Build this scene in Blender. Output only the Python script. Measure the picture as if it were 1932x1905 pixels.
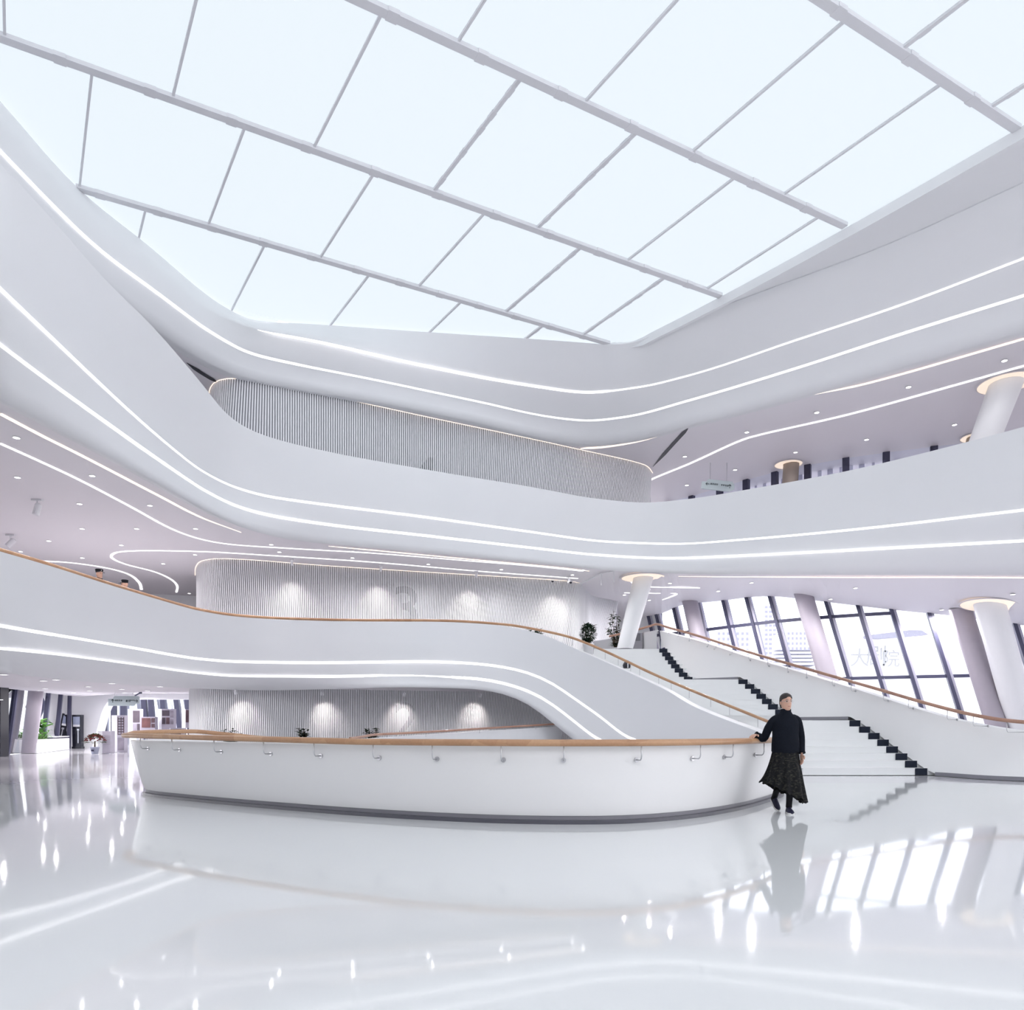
import bpy, bmesh, math, random
from mathutils import Vector, Matrix
random.seed(7)
for o in list(bpy.data.objects): bpy.data.objects.remove(o)
scene = bpy.context.scene
# ---------------------------------------------------------------- camera, world, exposure
FOC, CX, HY, CAMH = 1400.0, 966.0, 1374.0, 1.17
cam_d = bpy.data.cameras.new('camera'); cam = bpy.data.objects.new('camera', cam_d)
scene.collection.objects.link(cam); scene.camera = cam
cam.location = (0, 0, CAMH); cam.rotation_euler = (math.pi/2, 0, 0)
cam_d.sensor_width = 36.0; cam_d.sensor_fit = 'HORIZONTAL'
cam_d.lens = 36.0*FOC/1932.0; cam_d.shift_y = (HY-952.5)/1932.0
cam_d.clip_start = 0.05; cam_d.clip_end = 1500
world = bpy.data.worlds.new('world'); scene.world = world; world.use_nodes = True
bg = world.node_tree.nodes['Background']
bg.inputs[0].default_value = (0.975, 0.965, 1.0, 1); bg.inputs[1].default_value = 3.0
vs = scene.view_settings
vs.view_transform = 'Standard'; vs.look = 'None'; vs.exposure = -0.08; vs.gamma = 1.0; vs.use_curve_mapping = False
scene.cycles.max_bounces = 7; scene.cycles.diffuse_bounces = 4; scene.cycles.glossy_bounces = 3; scene.cycles.use_adaptive_sampling = True; scene.cycles.adaptive_threshold = 0.08; scene.cycles.adaptive_min_samples = 12; scene.cycles.light_sampling_threshold = 0.03; scene.cycles.transparent_max_bounces = 12
scene.cycles.sample_clamp_indirect = 4.0
COL = scene.collection

# ---------------------------------------------------------------- materials
def mat(name, col, rough=0.5, spec=0.5, metal=0.0, noise=0.0, nscale=4.0, bump=0.0, bscale=20.0, emit=None, estr=0.0, coat=0.0):
    m = bpy.data.materials.new(name); m.use_nodes = True
    nt = m.node_tree; b = nt.nodes['Principled BSDF']
    b.inputs['Base Color'].default_value = (*col, 1); b.inputs['Roughness'].default_value = rough
    b.inputs['Specular IOR Level'].default_value = spec; b.inputs['Metallic'].default_value = metal
    b.inputs['Coat Weight'].default_value = coat
    if emit is not None:
        b.inputs['Emission Color'].default_value = (*emit, 1); b.inputs['Emission Strength'].default_value = estr
    if noise or bump:
        tc = nt.nodes.new('ShaderNodeTexCoord')
    if noise:
        n = nt.nodes.new('ShaderNodeTexNoise'); n.inputs['Scale'].default_value = nscale; n.inputs['Detail'].default_value = 3
        nt.links.new(tc.outputs['Object'], n.inputs['Vector'])
        mx = nt.nodes.new('ShaderNodeMix'); mx.data_type = 'RGBA'
        mx.inputs[6].default_value = (*[c*(1-noise) for c in col], 1); mx.inputs[7].default_value = (*[min(1, c*(1+noise)) for c in col], 1)
        nt.links.new(n.outputs['Fac'], mx.inputs[0]); nt.links.new(mx.outputs[2], b.inputs['Base Color'])
    if bump:
        n2 = nt.nodes.new('ShaderNodeTexNoise'); n2.inputs['Scale'].default_value = bscale; n2.inputs['Detail'].default_value = 2
        nt.links.new(tc.outputs['Object'], n2.inputs['Vector'])
        bp = nt.nodes.new('ShaderNodeBump'); bp.inputs['Strength'].default_value = bump; bp.inputs['Distance'].default_value = 0.02
        nt.links.new(n2.outputs['Fac'], bp.inputs['Height']); nt.links.new(bp.outputs['Normal'], b.inputs['Normal'])
    return m
def wood(name, c1, c2, rough=0.35):
    m = mat(name, c1, rough); nt = m.node_tree; b = nt.nodes['Principled BSDF']
    tc = nt.nodes.new('ShaderNodeTexCoord'); mp = nt.nodes.new('ShaderNodeMapping'); mp.inputs['Scale'].default_value = (2.2, 2.2, 2.2)
    br = nt.nodes.new('ShaderNodeTexVoronoi'); br.inputs['Scale'].default_value = 1.3
    no = nt.nodes.new('ShaderNodeTexNoise'); no.inputs['Scale'].default_value = 18; no.inputs['Detail'].default_value = 4
    nt.links.new(tc.outputs['Object'], mp.inputs['Vector']); nt.links.new(mp.outputs['Vector'], br.inputs['Vector']); nt.links.new(mp.outputs['Vector'], no.inputs['Vector'])
    sp = nt.nodes.new('ShaderNodeSeparateColor'); nt.links.new(br.outputs['Color'], sp.inputs[0])
    ad = nt.nodes.new('ShaderNodeMath'); ad.operation = 'MULTIPLY_ADD'; ad.inputs[1].default_value = 0.55
    nt.links.new(no.outputs['Fac'], ad.inputs[0]); 
    ml = nt.nodes.new('ShaderNodeMath'); ml.operation = 'MULTIPLY'; ml.inputs[1].default_value = 0.6
    nt.links.new(sp.outputs[0], ml.inputs[0]); nt.links.new(ml.outputs[0], ad.inputs[2])
    mx = nt.nodes.new('ShaderNodeMix'); mx.data_type = 'RGBA'; mx.inputs[6].default_value = (*c1, 1); mx.inputs[7].default_value = (*c2, 1)
    nt.links.new(ad.outputs[0], mx.inputs[0]); nt.links.new(mx.outputs[2], b.inputs['Base Color'])
    return m
def glassmat(name, tint=(0.95, 0.97, 1.0)):
    m = bpy.data.materials.new(name); m.use_nodes = True; nt = m.node_tree
    for n in list(nt.nodes): nt.nodes.remove(n)
    o = nt.nodes.new('ShaderNodeOutputMaterial'); t = nt.nodes.new('ShaderNodeBsdfTransparent'); t.inputs[0].default_value = (*tint, 1)
    g = nt.nodes.new('ShaderNodeBsdfGlossy'); g.inputs['Roughness'].default_value = 0.02
    f = nt.nodes.new('ShaderNodeFresnel'); f.inputs[0].default_value = 1.06
    mx = nt.nodes.new('ShaderNodeMixShader')
    nt.links.new(f.outputs[0], mx.inputs[0]); nt.links.new(t.outputs[0], mx.inputs[1]); nt.links.new(g.outputs[0], mx.inputs[2]); nt.links.new(mx.outputs[0], o.inputs[0])
    return m
M = dict(
    white=mat('white_plaster', (0.765, 0.77, 0.79), 0.55, 0.3, noise=0.012, nscale=0.7),
    ceil=mat('ceiling_paint', (0.80, 0.775, 0.81), 0.6, 0.25, noise=0.012, nscale=0.5),
    barrier=mat('barrier_lacquer', (0.83, 0.825, 0.83), 0.25, 0.4, noise=0.01, nscale=0.8),
    floor=mat('polished_floor', (0.765, 0.775, 0.785), 0.05, 0.5, noise=0.015, nscale=0.35, bump=0.012, bscale=1.3),
    floor2=mat('polished_tile_floor', (0.72, 0.71, 0.745), 0.09, 0.6, noise=0.02, nscale=1.5, bump=0.02, bscale=3.0),
    panel=mat('luminous_panel', (0.06, 0.06, 0.06), 0.6, 0.2, emit=(0.835, 0.915, 0.98), estr=1.02),
    beam=mat('beam_grey', (0.70, 0.70, 0.73), 0.6, 0.2, noise=0.02),
    led=mat('led_white', (0.9, 0.9, 0.9), 0.5, emit=(1.0, 0.98, 0.99), estr=1.6),
    ledw=mat('led_warm', (0.9, 0.85, 0.8), 0.5, emit=(1.0, 0.80, 0.62), estr=1.5),
    lamp=mat('lamp_face', (0.9, 0.9, 0.9), 0.5, emit=(1.0, 0.98, 0.97), estr=9.0),
    lampring=mat('lamp_ring', (0.75, 0.75, 0.78), 0.4),
    slat=mat('slat_white', (0.85, 0.85, 0.87), 0.45, 0.3, noise=0.02),
    slatback=mat('slat_backing', (0.46, 0.46, 0.50), 0.7, 0.2, noise=0.04),
    numeral=mat('numeral_paint', (0.035, 0.05, 0.065), 0.6),
    wood=wood('rail_wood', (0.37, 0.19, 0.10), (0.55, 0.33, 0.19)),
    woodd=wood('rail_wood_dark', (0.34, 0.18, 0.13), (0.48, 0.28, 0.20)),
    steel=mat('brushed_steel', (0.55, 0.55, 0.57), 0.3, 0.5, 0.9, noise=0.05),
    plinth=mat('plinth_grey', (0.085, 0.085, 0.105), 0.3, 0.5, noise=0.05),
    plinth2=mat('plinth_light', (0.24, 0.235, 0.265), 0.35, 0.5, noise=0.05),
    tile=mat('dark_tile', (0.012, 0.017, 0.032), 0.6, 0.2, noise=0.15, nscale=9),
    step=mat('step_stone', (0.82, 0.83, 0.835), 0.3, 0.4, noise=0.015),
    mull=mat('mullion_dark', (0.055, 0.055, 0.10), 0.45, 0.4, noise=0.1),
    mull2=mat('mullion_lit', (0.42, 0.41, 0.50), 0.4, 0.4, noise=0.05),  # lighter mullion colour, daylight on one side painted in
    colgrey=mat('column_taupe', (0.36, 0.33, 0.375), 0.5, 0.3, noise=0.03),
    colbrown=mat('column_brown', (0.30, 0.25, 0.22), 0.5, 0.3, noise=0.03),
    glass=glassmat('clear_glass'),
    black=mat('black_gloss', (0.012, 0.012, 0.022), 0.3, 0.5, noise=0.1),
    dark=mat('dark_slot', (0.05, 0.05, 0.06), 0.6),
    leaf=mat('leaf_dark', (0.012, 0.032, 0.016), 0.5, 0.3, noise=0.4, nscale=12),
    leafb=mat('leaf_bright', (0.12, 0.30, 0.06), 0.5, 0.3, noise=0.3, nscale=9),
    pot=mat('pot_white', (0.75, 0.75, 0.78), 0.4, noise=0.02),
    bark=mat('stem_brown', (0.10, 0.07, 0.045), 0.7, noise=0.2),
    ext=mat('far_facade', (0.93, 0.93, 0.95), 0.8, 0.1, noise=0.01),
    extw=mat('far_window', (0.30, 0.295, 0.35), 0.7, 0.1, noise=0.03),
)
# ---------------------------------------------------------------- geometry helpers
def P(u, v, d): return Vector(((u-CX)/FOC*d, d, CAMH+(HY-v)/FOC*d))
def PZ(u, v, z): return P(u, v, FOC*(z-CAMH)/(HY-v))
def pchip(xs, ys):
    n = len(xs); h = [xs[i+1]-xs[i] for i in range(n-1)]; s = [(ys[i+1]-ys[i])/h[i] for i in range(n-1)]
    m = [0.0]*n; m[0] = s[0]; m[-1] = s[-1]
    for i in range(1, n-1):
        if s[i-1]*s[i] <= 0: m[i] = 0
        else:
            w1 = 2*h[i]+h[i-1]; w2 = h[i]+2*h[i-1]; m[i] = (w1+w2)/(w1/s[i-1]+w2/s[i])
    def f(x):
        if x <= xs[0]: return ys[0]+m[0]*(x-xs[0])
        if x >= xs[-1]: return ys[-1]+m[-1]*(x-xs[-1])
        i = max(j for j in range(n-1) if xs[j] <= x); t = (x-xs[i])/h[i]
        return ((1+2*t)*(1-t)**2*ys[i] + t*(1-t)**2*h[i]*m[i] + t*t*(3-2*t)*ys[i+1] + t*t*(t-1)*h[i]*m[i+1])
    return f
def linear(xs, ys):
    def f(x):
        if x <= xs[0]: return ys[0]
        for i in range(len(xs)-1):
            if x <= xs[i+1]: return ys[i]+(ys[i+1]-ys[i])*(x-xs[i])/(xs[i+1]-xs[i])
        return ys[-1]
    return f
def curve3(pts, per=8):
    """centripetal Catmull-Rom through 3D points"""
    pts = [Vector(p) for p in pts]
    if len(pts) < 3: return pts
    out = []; e = [pts[0]*2-pts[1]]+pts+[pts[-1]*2-pts[-2]]
    for i in range(1, len(e)-2):
        p0, p1, p2, p3 = e[i-1:i+3]
        t0 = 0; t1 = t0+max(1e-4, (p1-p0).length)**.5; t2 = t1+max(1e-4, (p2-p1).length)**.5; t3 = t2+max(1e-4, (p3-p2).length)**.5
        for k in range(per):
            t = t1+(t2-t1)*k/per
            a1 = p0*((t1-t)/(t1-t0))+p1*((t-t0)/(t1-t0)); a2 = p1*((t2-t)/(t2-t1))+p2*((t-t1)/(t2-t1)); a3 = p2*((t3-t)/(t3-t2))+p3*((t-t2)/(t3-t2))
            b1 = a1*((t2-t)/(t2-t0))+a2*((t-t0)/(t2-t0)); b2 = a2*((t3-t)/(t3-t1))+a3*((t-t1)/(t3-t1))
            out.append(b1*((t2-t)/(t2-t1))+b2*((t-t1)/(t2-t1)))
    out.append(pts[-1]); return out
def resample(pts, step=None, n=None):
    L = [0.0]
    for a, b in zip(pts, pts[1:]): L.append(L[-1]+(b-a).length)
    if n is None: n = max(2, int(round(L[-1]/step))+1)
    out = []; j = 0
    for k in range(n):
        t = L[-1]*k/(n-1)
        while j < len(L)-2 and L[j+1] < t: j += 1
        s = (t-L[j])/max(1e-9, L[j+1]-L[j]); out.append(pts[j].lerp(pts[j+1], min(1, max(0, s))))
    return out
def obj(name, verts, faces, m, parent=None, smooth=False):
    me = bpy.data.meshes.new(name); me.from_pydata([tuple(v) for v in verts], [], faces); me.update()
    if m: me.materials.append(M[m] if isinstance(m, str) else m)
    if smooth:
        for p in me.polygons: p.use_smooth = True
    o = bpy.data.objects.new(name, me); COL.objects.link(o)
    if parent: o.parent = parent
    return o
def fixn(o):
    bm = bmesh.new(); bm.from_mesh(o.data); bmesh.ops.recalc_face_normals(bm, faces=bm.faces); bm.to_mesh(o.data); bm.free(); return o
def tag(o, label=None, cat=None, group=None, kind=None):
    if label: o['label'] = label
    if cat: o['category'] = cat
    if group: o['group'] = group
    if kind: o['kind'] = kind
    return o
def empty(name, loc=(0, 0, 0), rz=0.0, parent=None):
    o = bpy.data.objects.new(name, None); COL.objects.link(o); o.location = loc; o.rotation_euler = (0, 0, rz)
    o.empty_display_size = .1
    if parent: o.parent = parent
    return o
def loft(name, rows, m, parent=None, smooth=True, closed=False):
    n = len(rows[0]); V = [p for r in rows for p in r]; F = []
    for i in range(len(rows)-1):
        for j in range(n if closed else n-1):
            k = (j+1) % n
            F.append((i*n+j, i*n+k, (i+1)*n+k, (i+1)*n+j))
    return obj(name, V, F, m, parent, smooth)
class MB:
    """collects shapes into one mesh"""
    def __init__(s): s.v = []; s.f = []
    def add(s, V, F):
        b = len(s.v); s.v += [Vector(p) for p in V]; s.f += [tuple(i+b for i in f) for f in F]; return s
    def box(s, c, d, mtx=None):
        x, y, z = d[0]/2, d[1]/2, d[2]/2
        V = [Vector((sx*x, sy*y, sz*z)) for sz in (-1, 1) for sy in (-1, 1) for sx in (-1, 1)]
        if mtx: V = [mtx @ p for p in V]
        V = [p+Vector(c) for p in V]
        return s.add(V, [(0, 2, 3, 1), (4, 5, 7, 6), (0, 1, 5, 4), (2, 6, 7, 3), (0, 4, 6, 2), (1, 3, 7, 5)])
    def tube(s, pts, r, n=8, cap=True, sx=1.0):
        pts = [Vector(p) for p in pts]; R = r if isinstance(r, (list, tuple)) else [r]*len(pts); V = []; F = []
        up = Vector((0, 0, 1)); prev = None
        for i, p in enumerate(pts):
            t = (pts[min(i+1, len(pts)-1)]-pts[max(i-1, 0)]).normalized()
            if prev is None:
                a = t.cross(up)
                if a.length < 1e-3: a = t.cross(Vector((1, 0, 0)))
            else: a = prev - t*prev.dot(t)
            a.normalize(); prev = a; b = a.cross(t)
            for k in range(n):
                th = 2*math.pi*k/n; V.append(p+(a*math.cos(th)*sx+b*math.sin(th))*R[i])
        for i in range(len(pts)-1):
            for k in range(n): F.append((i*n+k, i*n+(k+1) % n, (i+1)*n+(k+1) % n, (i+1)*n+k))
        if cap: F.append(tuple(range(n-1, -1, -1))); F.append(tuple((len(pts)-1)*n+k for k in range(n)))
        return s.add(V, F)
    def lathe(s, prof, c=(0, 0, 0), n=16, mtx=None):
        V = []; F = []; c = Vector(c)
        for r, z in prof:
            for k in range(n):
                p = Vector((r*math.cos(2*math.pi*k/n), r*math.sin(2*math.pi*k/n), z))
                V.append((mtx @ p if mtx else p)+c)
        for i in range(len(prof)-1):
            for k in range(n): F.append((i*n+k, i*n+(k+1) % n, (i+1)*n+(k+1) % n, (i+1)*n+k))
        if prof[0][0] > 1e-4: F.append(tuple(range(n-1, -1, -1)))
        if prof[-1][0] > 1e-4: F.append(tuple((len(prof)-1)*n+k for k in range(n)))
        return s.add(V, F)
    def prism(s, poly, a, b):
        """poly: list of 3D points (front), extruded by vector b-a"""
        n = len(poly); off = Vector(b)-Vector(a); V = [Vector(p) for p in poly]+[Vector(p)+off for p in poly]
        F = [tuple(range(n-1, -1, -1)), tuple(n+i for i in range(n))]+[(i, (i+1) % n, n+(i+1) % n, n+i) for i in range(n)]
        return s.add(V, F)
    def build(s, name, m, parent=None, smooth=False, fix=True):
        o = obj(name, s.v, s.f, m, parent, smooth)
        if fix: fixn(o)
        return o
def norm2(pts, i):
    """2D left normal of a polyline at i"""
    t = pts[min(i+1, len(pts)-1)]-pts[max(i-1, 0)]; t = Vector((t.x, t.y, 0)); t.normalize(); return Vector((-t.y, t.x, 0))
def ribbon(pts, w, h=0.02, down=True, taper=(0, 0)):
    """flat strip lying under a ceiling; returns MB"""
    mb = MB(); V = []; F = []; n = len(pts)
    for i, p in enumerate(pts):
        nn = norm2(pts, i); s = i/(n-1); k = 1.0
        if taper[0] and s < taper[0]: k = max(.05, s/taper[0])
        if taper[1] and s > 1-taper[1]: k = max(.05, (1-s)/taper[1])
        a = nn*(w*k/2)
        V += [p+a, p-a, p-a-Vector((0, 0, h)), p+a-Vector((0, 0, h))]
    for i in range(n-1):
        for k in range(4): F.append((i*4+k, i*4+(k+1) % 4, (i+1)*4+(k+1) % 4, (i+1)*4+k))
    F += [(0, 1, 2, 3), tuple((n-1)*4+k for k in (3, 2, 1, 0))]
    return mb.add(V, F)
# ================================================================ STRUCTURE
US = [i for i in range(0, 360, 24)]+[i for i in range(360, 540, 9)]+[i for i in range(540, 1080, 24)]+[i for i in range(1080, 1320, 12)]+[i for i in range(1320, 1932, 24)]+[1932]
def line(pts, z=None, zt=None):
    """image line -> function u -> 3D point; constant height z, height table zt [(u,z)], or explicit depth in pts"""
    us = [p[0] for p in pts]; fv = pchip(us, [p[1] for p in pts])
    if len(pts[0]) == 3: fd = pchip(us, [p[2] for p in pts]); return lambda u: P(u, fv(u), fd(u))
    fz = (lambda u: z) if zt is None else linear([a for a, b in zt], [b for a, b in zt])
    return lambda u: PZ(u, fv(u), fz(u))
def extend(pts, la=28.0, lb=25.0, k=3):
    a = (pts[0]-pts[k]); a.z = 0; a.normalize(); b = pts[-1]-pts[-1-k]; b.z *= 0.0; b.normalize()
    return [pts[0]+a*la, pts[0]+a*la*.4]+pts+[pts[-1]+b*lb*.4, pts[-1]+b*lb]
def smooth_line(pts, it=3):
    for _ in range(it): pts = [pts[0]]+[(pts[i-1]+pts[i]*2+pts[i+1])/4 for i in range(1, len(pts)-1)]+[pts[-1]]
    return pts
def band_rows(fs, us=US, la=28., lb=25., sm=2): return [extend(smooth_line([f(u) for u in us], sm), la, lb) for f in fs]
def offs(pts, w, dz=0.0): return [p+norm2(pts, i)*(w(i) if callable(w) else w)+Vector((0, 0, dz)) for i, p in enumerate(pts)]
def grid_add(mb, rows):
    n = len(rows[0]); V = [p for r in rows for p in r]
    mb.add(V, [(i*n+j, i*n+j+1, (i+1)*n+j+1, (i+1)*n+j) for i in range(len(rows)-1) for j in range(n-1)])
def face_strip(name, rows, k, w, parent, m='led', lo=None, hi=None, proud=0.012, taper=(0, 0), up=0.5):
    """light strip following row k of a lofted face"""
    c = rows[k]; n = len(c); lo = 0 if lo is None else lo; hi = n-1 if hi is None else hi
    V = []; F = []; q = 0
    for i in range(lo, hi+1):
        dn = (rows[k+1][i]-rows[k-1][i]).normalized(); t = (c[min(i+1, n-1)]-c[max(i-1, 0)]).normalized()
        nn = t.cross(dn); ctr = norm2(c, i)
        if nn.dot(ctr) > 0: nn = -nn
        nn.normalize(); s = (i-lo)/(hi-lo); f = 1.0
        if taper[0] and s < taper[0]: f = max(.04, s/taper[0])
        if taper[1] and s > 1-taper[1]: f = max(.04, (1-s)/taper[1])
        a = dn*((w(i) if callable(w) else w)*f/2)
        V += [c[i]-a+nn*.0, c[i]-a+nn*proud, c[i]+a+nn*proud, c[i]+a+nn*.0]; q += 1
    for i in range(q-1):
        for j in range(4): F.append((i*4+j, i*4+(j+1) % 4, (i+1)*4+(j+1) % 4, (i+1)*4+j))
    F += [(0, 1, 2, 3), tuple((q-1)*4+j for j in (3, 2, 1, 0))]
    return fixn(obj(name, V, F, m, parent))
def uidx(u): return 2+min(range(len(US)), key=lambda i: abs(US[i]-u))

# ---- floors
FL = obj('floor', [(-60, -25, 0), (45, -25, 0), (45, 15.9, 0), (-60, 15.9, 0)], [(0, 1, 2, 3)], 'floor'); tag(FL, 'glossy white polished floor of the atrium', kind='structure')
obj('floor_edge', [(-60, 15.9, 0), (45, 15.9, 0), (45, 15.9, -.012), (-60, 15.9, -.012)], [(0, 1, 2, 3)], 'plinth2', FL)
F2 = obj('floor_hall', [(-60, 15.9, -.012), (45, 15.9, -.012), (45, 62, -.012), (-60, 62, -.012)], [(0, 1, 2, 3)], 'floor2'); tag(F2, 'glossy pale tiled floor of the hall beyond', kind='structure')

WB = obj('wall_behind_light_block', [(-60, -16, 0), (45, -16, 0), (45, -16, 9.4), (-60, -16, 9.4), (-60, -16.3, 0), (45, -16.3, 0), (45, -16.3, 9.4), (-60, -16.3, 9.4)], [(0, 1, 2, 3), (7, 6, 5, 4), (3, 2, 6, 7), (0, 4, 5, 1), (0, 3, 7, 4), (1, 5, 6, 2)], 'white'); tag(WB, 'white wall added behind the viewer to hold back outside light', kind='structure')  # unseen wall, added to cut the ambient light entering from behind
# ---- level three balcony (middle big band)
T3 = line([(0, 308), (100, 415), (200, 530), (290, 617), (350, 687), (390, 735), (420, 773), (450, 798), (480, 814), (520, 828), (600, 848), (800, 885), (1000, 918), (1130, 941), (1215, 948), (1300, 941), (1400, 925), (1600, 888), (1800, 840), (1932, 805)], 9.6)
U3 = line([(0, 545), (100, 640), (200, 735), (300, 825), (380, 888), (440, 918), (500, 935), (600, 950), (800, 975), (1000, 1003), (1150, 1022), (1280, 1026), (1400, 1018), (1600, 1000), (1932, 962)], zt=[(0, 8.1), (1215, 8.1), (1932, 7.44)])
L3 = line([(0, 650), (100, 725), (200, 797), (300, 868), (400, 933), (450, 956), (500, 970), (600, 987), (800, 1010), (1000, 1033), (1130, 1047), (1260, 1053), (1400, 1048), (1600, 1038), (1932, 1020)], zt=[(0, 7.54), (1215, 7.54), (1932, 6.66)])
B3 = line([(0, 752), (100, 805), (200, 857), (300, 912), (400, 968), (480, 1002), (560, 1020), (700, 1033), (1000, 1061), (1200, 1079), (1400, 1084), (1932, 1084)], zt=[(0, 7.0), (1215, 7.0), (1932, 5.83)])
r3 = band_rows([T3, U3, L3, B3])
c3 = offs(r3[3], 0.45, 0.15)
mid3 = [a.lerp(b, .6)-norm2(r3[3], i)*.03 for i, (a, b) in enumerate(zip(r3[2], r3[3]))]
def make_band(label, rows, c, mid, floorz, name='balcony_fascia', cap=.2, fw=16.0):
    mb = MB(); grid_add(mb, [rows[0]]+[[a.lerp(b, .5) for a, b in zip(rows[0], rows[1])]]+rows[1:-1]+[mid, rows[-1], c])
    o = mb.build(name, 'white', None, True, fix=False); tag(o, label, 'balcony')
    tin = offs(rows[0], cap); mb = MB(); grid_add(mb, [rows[0], tin])
    low = offs([a.lerp(b, (a.z-floorz)/max(.1, a.z-b.z)) for a, b in zip(rows[0], rows[1])], cap+.06); grid_add(mb, [tin, low])
    mb.build('parapet_cap', 'white', o, fix=False)
    return o, low
bal3, tin3 = make_band('white curved balcony band of the third level with two light lines', r3, c3, mid3, 8.6)
face_strip('light_strip', r3, 1, .065, bal3); face_strip('light_strip', r3, 2, .075, bal3)
# level three floor slab
fl3 = [Vector((p.x, p.y, 8.6)) for p in tin3]
fl3o = offs(fl3, 14.0)
loft('floor_upper', [fl3, fl3o], 'ceil', None, False); tag(bpy.data.objects['floor_upper'], 'pale floor of the third level balcony', kind='structure')

# ---- top band under the skylight
ZS = 14.5
S4v = pchip([0, 150, 270, 440, 480, 600, 800, 1000, 1110, 1150, 1190, 1240, 1355, 1590, 1932], [190, 358, 455, 588, 604, 612, 626, 639, 647, 650, 645, 621, 562, 433, 236])
S4 = lambda u: PZ(u, S4v(u), ZS)
U4 = line([(0, 236), (180, 423), (300, 516), (400, 590), (488, 623), (600, 645), (800, 690), (1000, 727), (1110, 740), (1200, 731), (1300, 708), (1500, 642), (1700, 575), (1932, 487)], 13.4)
L4 = line([(0, 285), (90, 378), (180, 465), (300, 555), (400, 628), (470, 665), (550, 685), (700, 715), (900, 757), (1050, 788), (1110, 793), (1180, 786), (1300, 755), (1500, 695), (1700, 630), (1932, 557)], 12.9)
B4 = line([(0, 375), (180, 538), (290, 618), (350, 660), (450, 709), (550, 732), (700, 757), (900, 797), (1050, 831), (1110, 839), (1180, 833), (1300, 803), (1500, 750), (1700, 692), (1932, 625)], 12.2)
# upper edge of the face: the skylight rim on the left, a recessed soffit ring on the right
Fv = pchip([1150, 1190, 1240, 1290, 1355, 1480, 1660, 1932], [651, 647, 628, 603, 581, 535, 468, 345])
F4 = lambda u: PZ(u, S4v(u) if u < 1150 else Fv(u), ZS if u < 1150 else ZS-.1)
r4 = band_rows([F4, U4, L4, B4], sm=1)
c4 = offs(r4[3], 0.45, 0.08)
mb = MB(); grid_add(mb, [r4[0], [a.lerp(b, .5) for a, b in zip(r4[0], r4[1])], r4[1], r4[2], [a.lerp(b, .6) for a, b in zip(r4[2], r4[3])], r4[3], c4])
bal4 = mb.build('balcony_fascia', 'white', None, True, fix=False); tag(bal4, 'white curved top band below the luminous skylight', 'balcony')
face_strip('light_strip', r4, 1, lambda i: .085 if i < uidx(1150) else .05, bal4, lo=uidx(488), taper=(.06, 0)); face_strip('light_strip', r4, 2, .075, bal4)
s4 = extend(smooth_line([S4(u) for u in US], 1))
iS = uidx(1140); rim = s4[iS:]
rimlow = [p+Vector((0, 0, -.28)) if i > 6 else p+Vector((0, 0, -.28*i/6)) for i, p in enumerate(rim)]
mb = MB(); grid_add(mb, [rim, rimlow]); rl2 = offs(rimlow, .12); grid_add(mb, [rimlow, rl2]); grid_add(mb, [rl2, [p+Vector((0, 0, .25)) for p in rl2]])
mb.build('skylight_rim', 'white', bal4, True, fix=False)
F4p = r4[0][iS:]
mb = MB(); grid_add(mb, [[p+Vector((0, 0, .25)) for p in rl2], [p+Vector((0, 0, .03)) for p in F4p], F4p]); mb.build('recess_soffit', 'white', bal4, fix=False)

# ---- skylight: staggered luminous panels, beams and bars on a regular grid
gA = Vector((2664, 1400, 0)).normalized(); gB = Vector((-928, 1400, 0)).normalized()
def G(a, b, z): p = gA*a+gB*b; return Vector((p.x, p.y, z))
poly = [(p.x, p.y) for p in s4]
def inside(x, y, ex=0.0):
    c = False; n = len(poly)
    for i in range(n):
        x1, y1 = poly[i]; x2, y2 = poly[(i+1) % n]
        if (y1 > y) != (y2 > y) and x < (x2-x1)*(y-y1)/(y2-y1)+x1: c = not c
    return c
SK = empty('ceiling', (0, 14, ZS)); tag(SK, 'luminous skylight ceiling of staggered frosted panels', kind='structure')
SKi = Matrix.Translation((0, -14, -ZS))
b0, db, a0, da = 1.52, 3.96, -.25, 2.955
pw = None
bars = []
for r in range(-4, 7):
    bl, bh = b0+db*r, b0+db*(r+1); ph = a0 if (r % 2 == 1) else a0+da/2
    for k in range(-8, 10):
        al, ah = ph+da*k, ph+da*(k+1)
        cs = [G(al, bl, 0), G(ah, bl, 0), G(ah, bh, 0), G(al, bh, 0)]
        samp = [cs[0].lerp(cs[1], s).lerp(cs[3].lerp(cs[2], s), t) for s in (0, .25, .5, .75, 1) for t in (0, .25, .5, .75, 1)]
        if not any(inside(p.x, p.y) for p in samp) or cs[0].y < -12: continue
        if pw is None:
            g = .03; o0 = (cs[0]+cs[2])/2; q = [cs[0], cs[1], cs[2], cs[3]]
            V = []
            for zz in (ZS+.06, ZS+.12):
                V += [Vector((0, 0, zz-ZS))+(p-o0)*(1-g/2) for p in q]
            o = fixn(obj('panel', V, [(0, 1, 2, 3), (4, 5, 6, 7), (0, 1, 5, 4), (1, 2, 6, 5), (2, 3, 7, 6), (3, 0, 4, 7)], 'panel', SK)); pw = o.data
        else:
            o = bpy.data.objects.new('panel', pw); COL.objects.link(o); o.parent = SK
        c = (cs[0]+cs[2])/2; o.location = (c.x, c.y-14, 0)
        bars.append((al, bl, bh))
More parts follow.
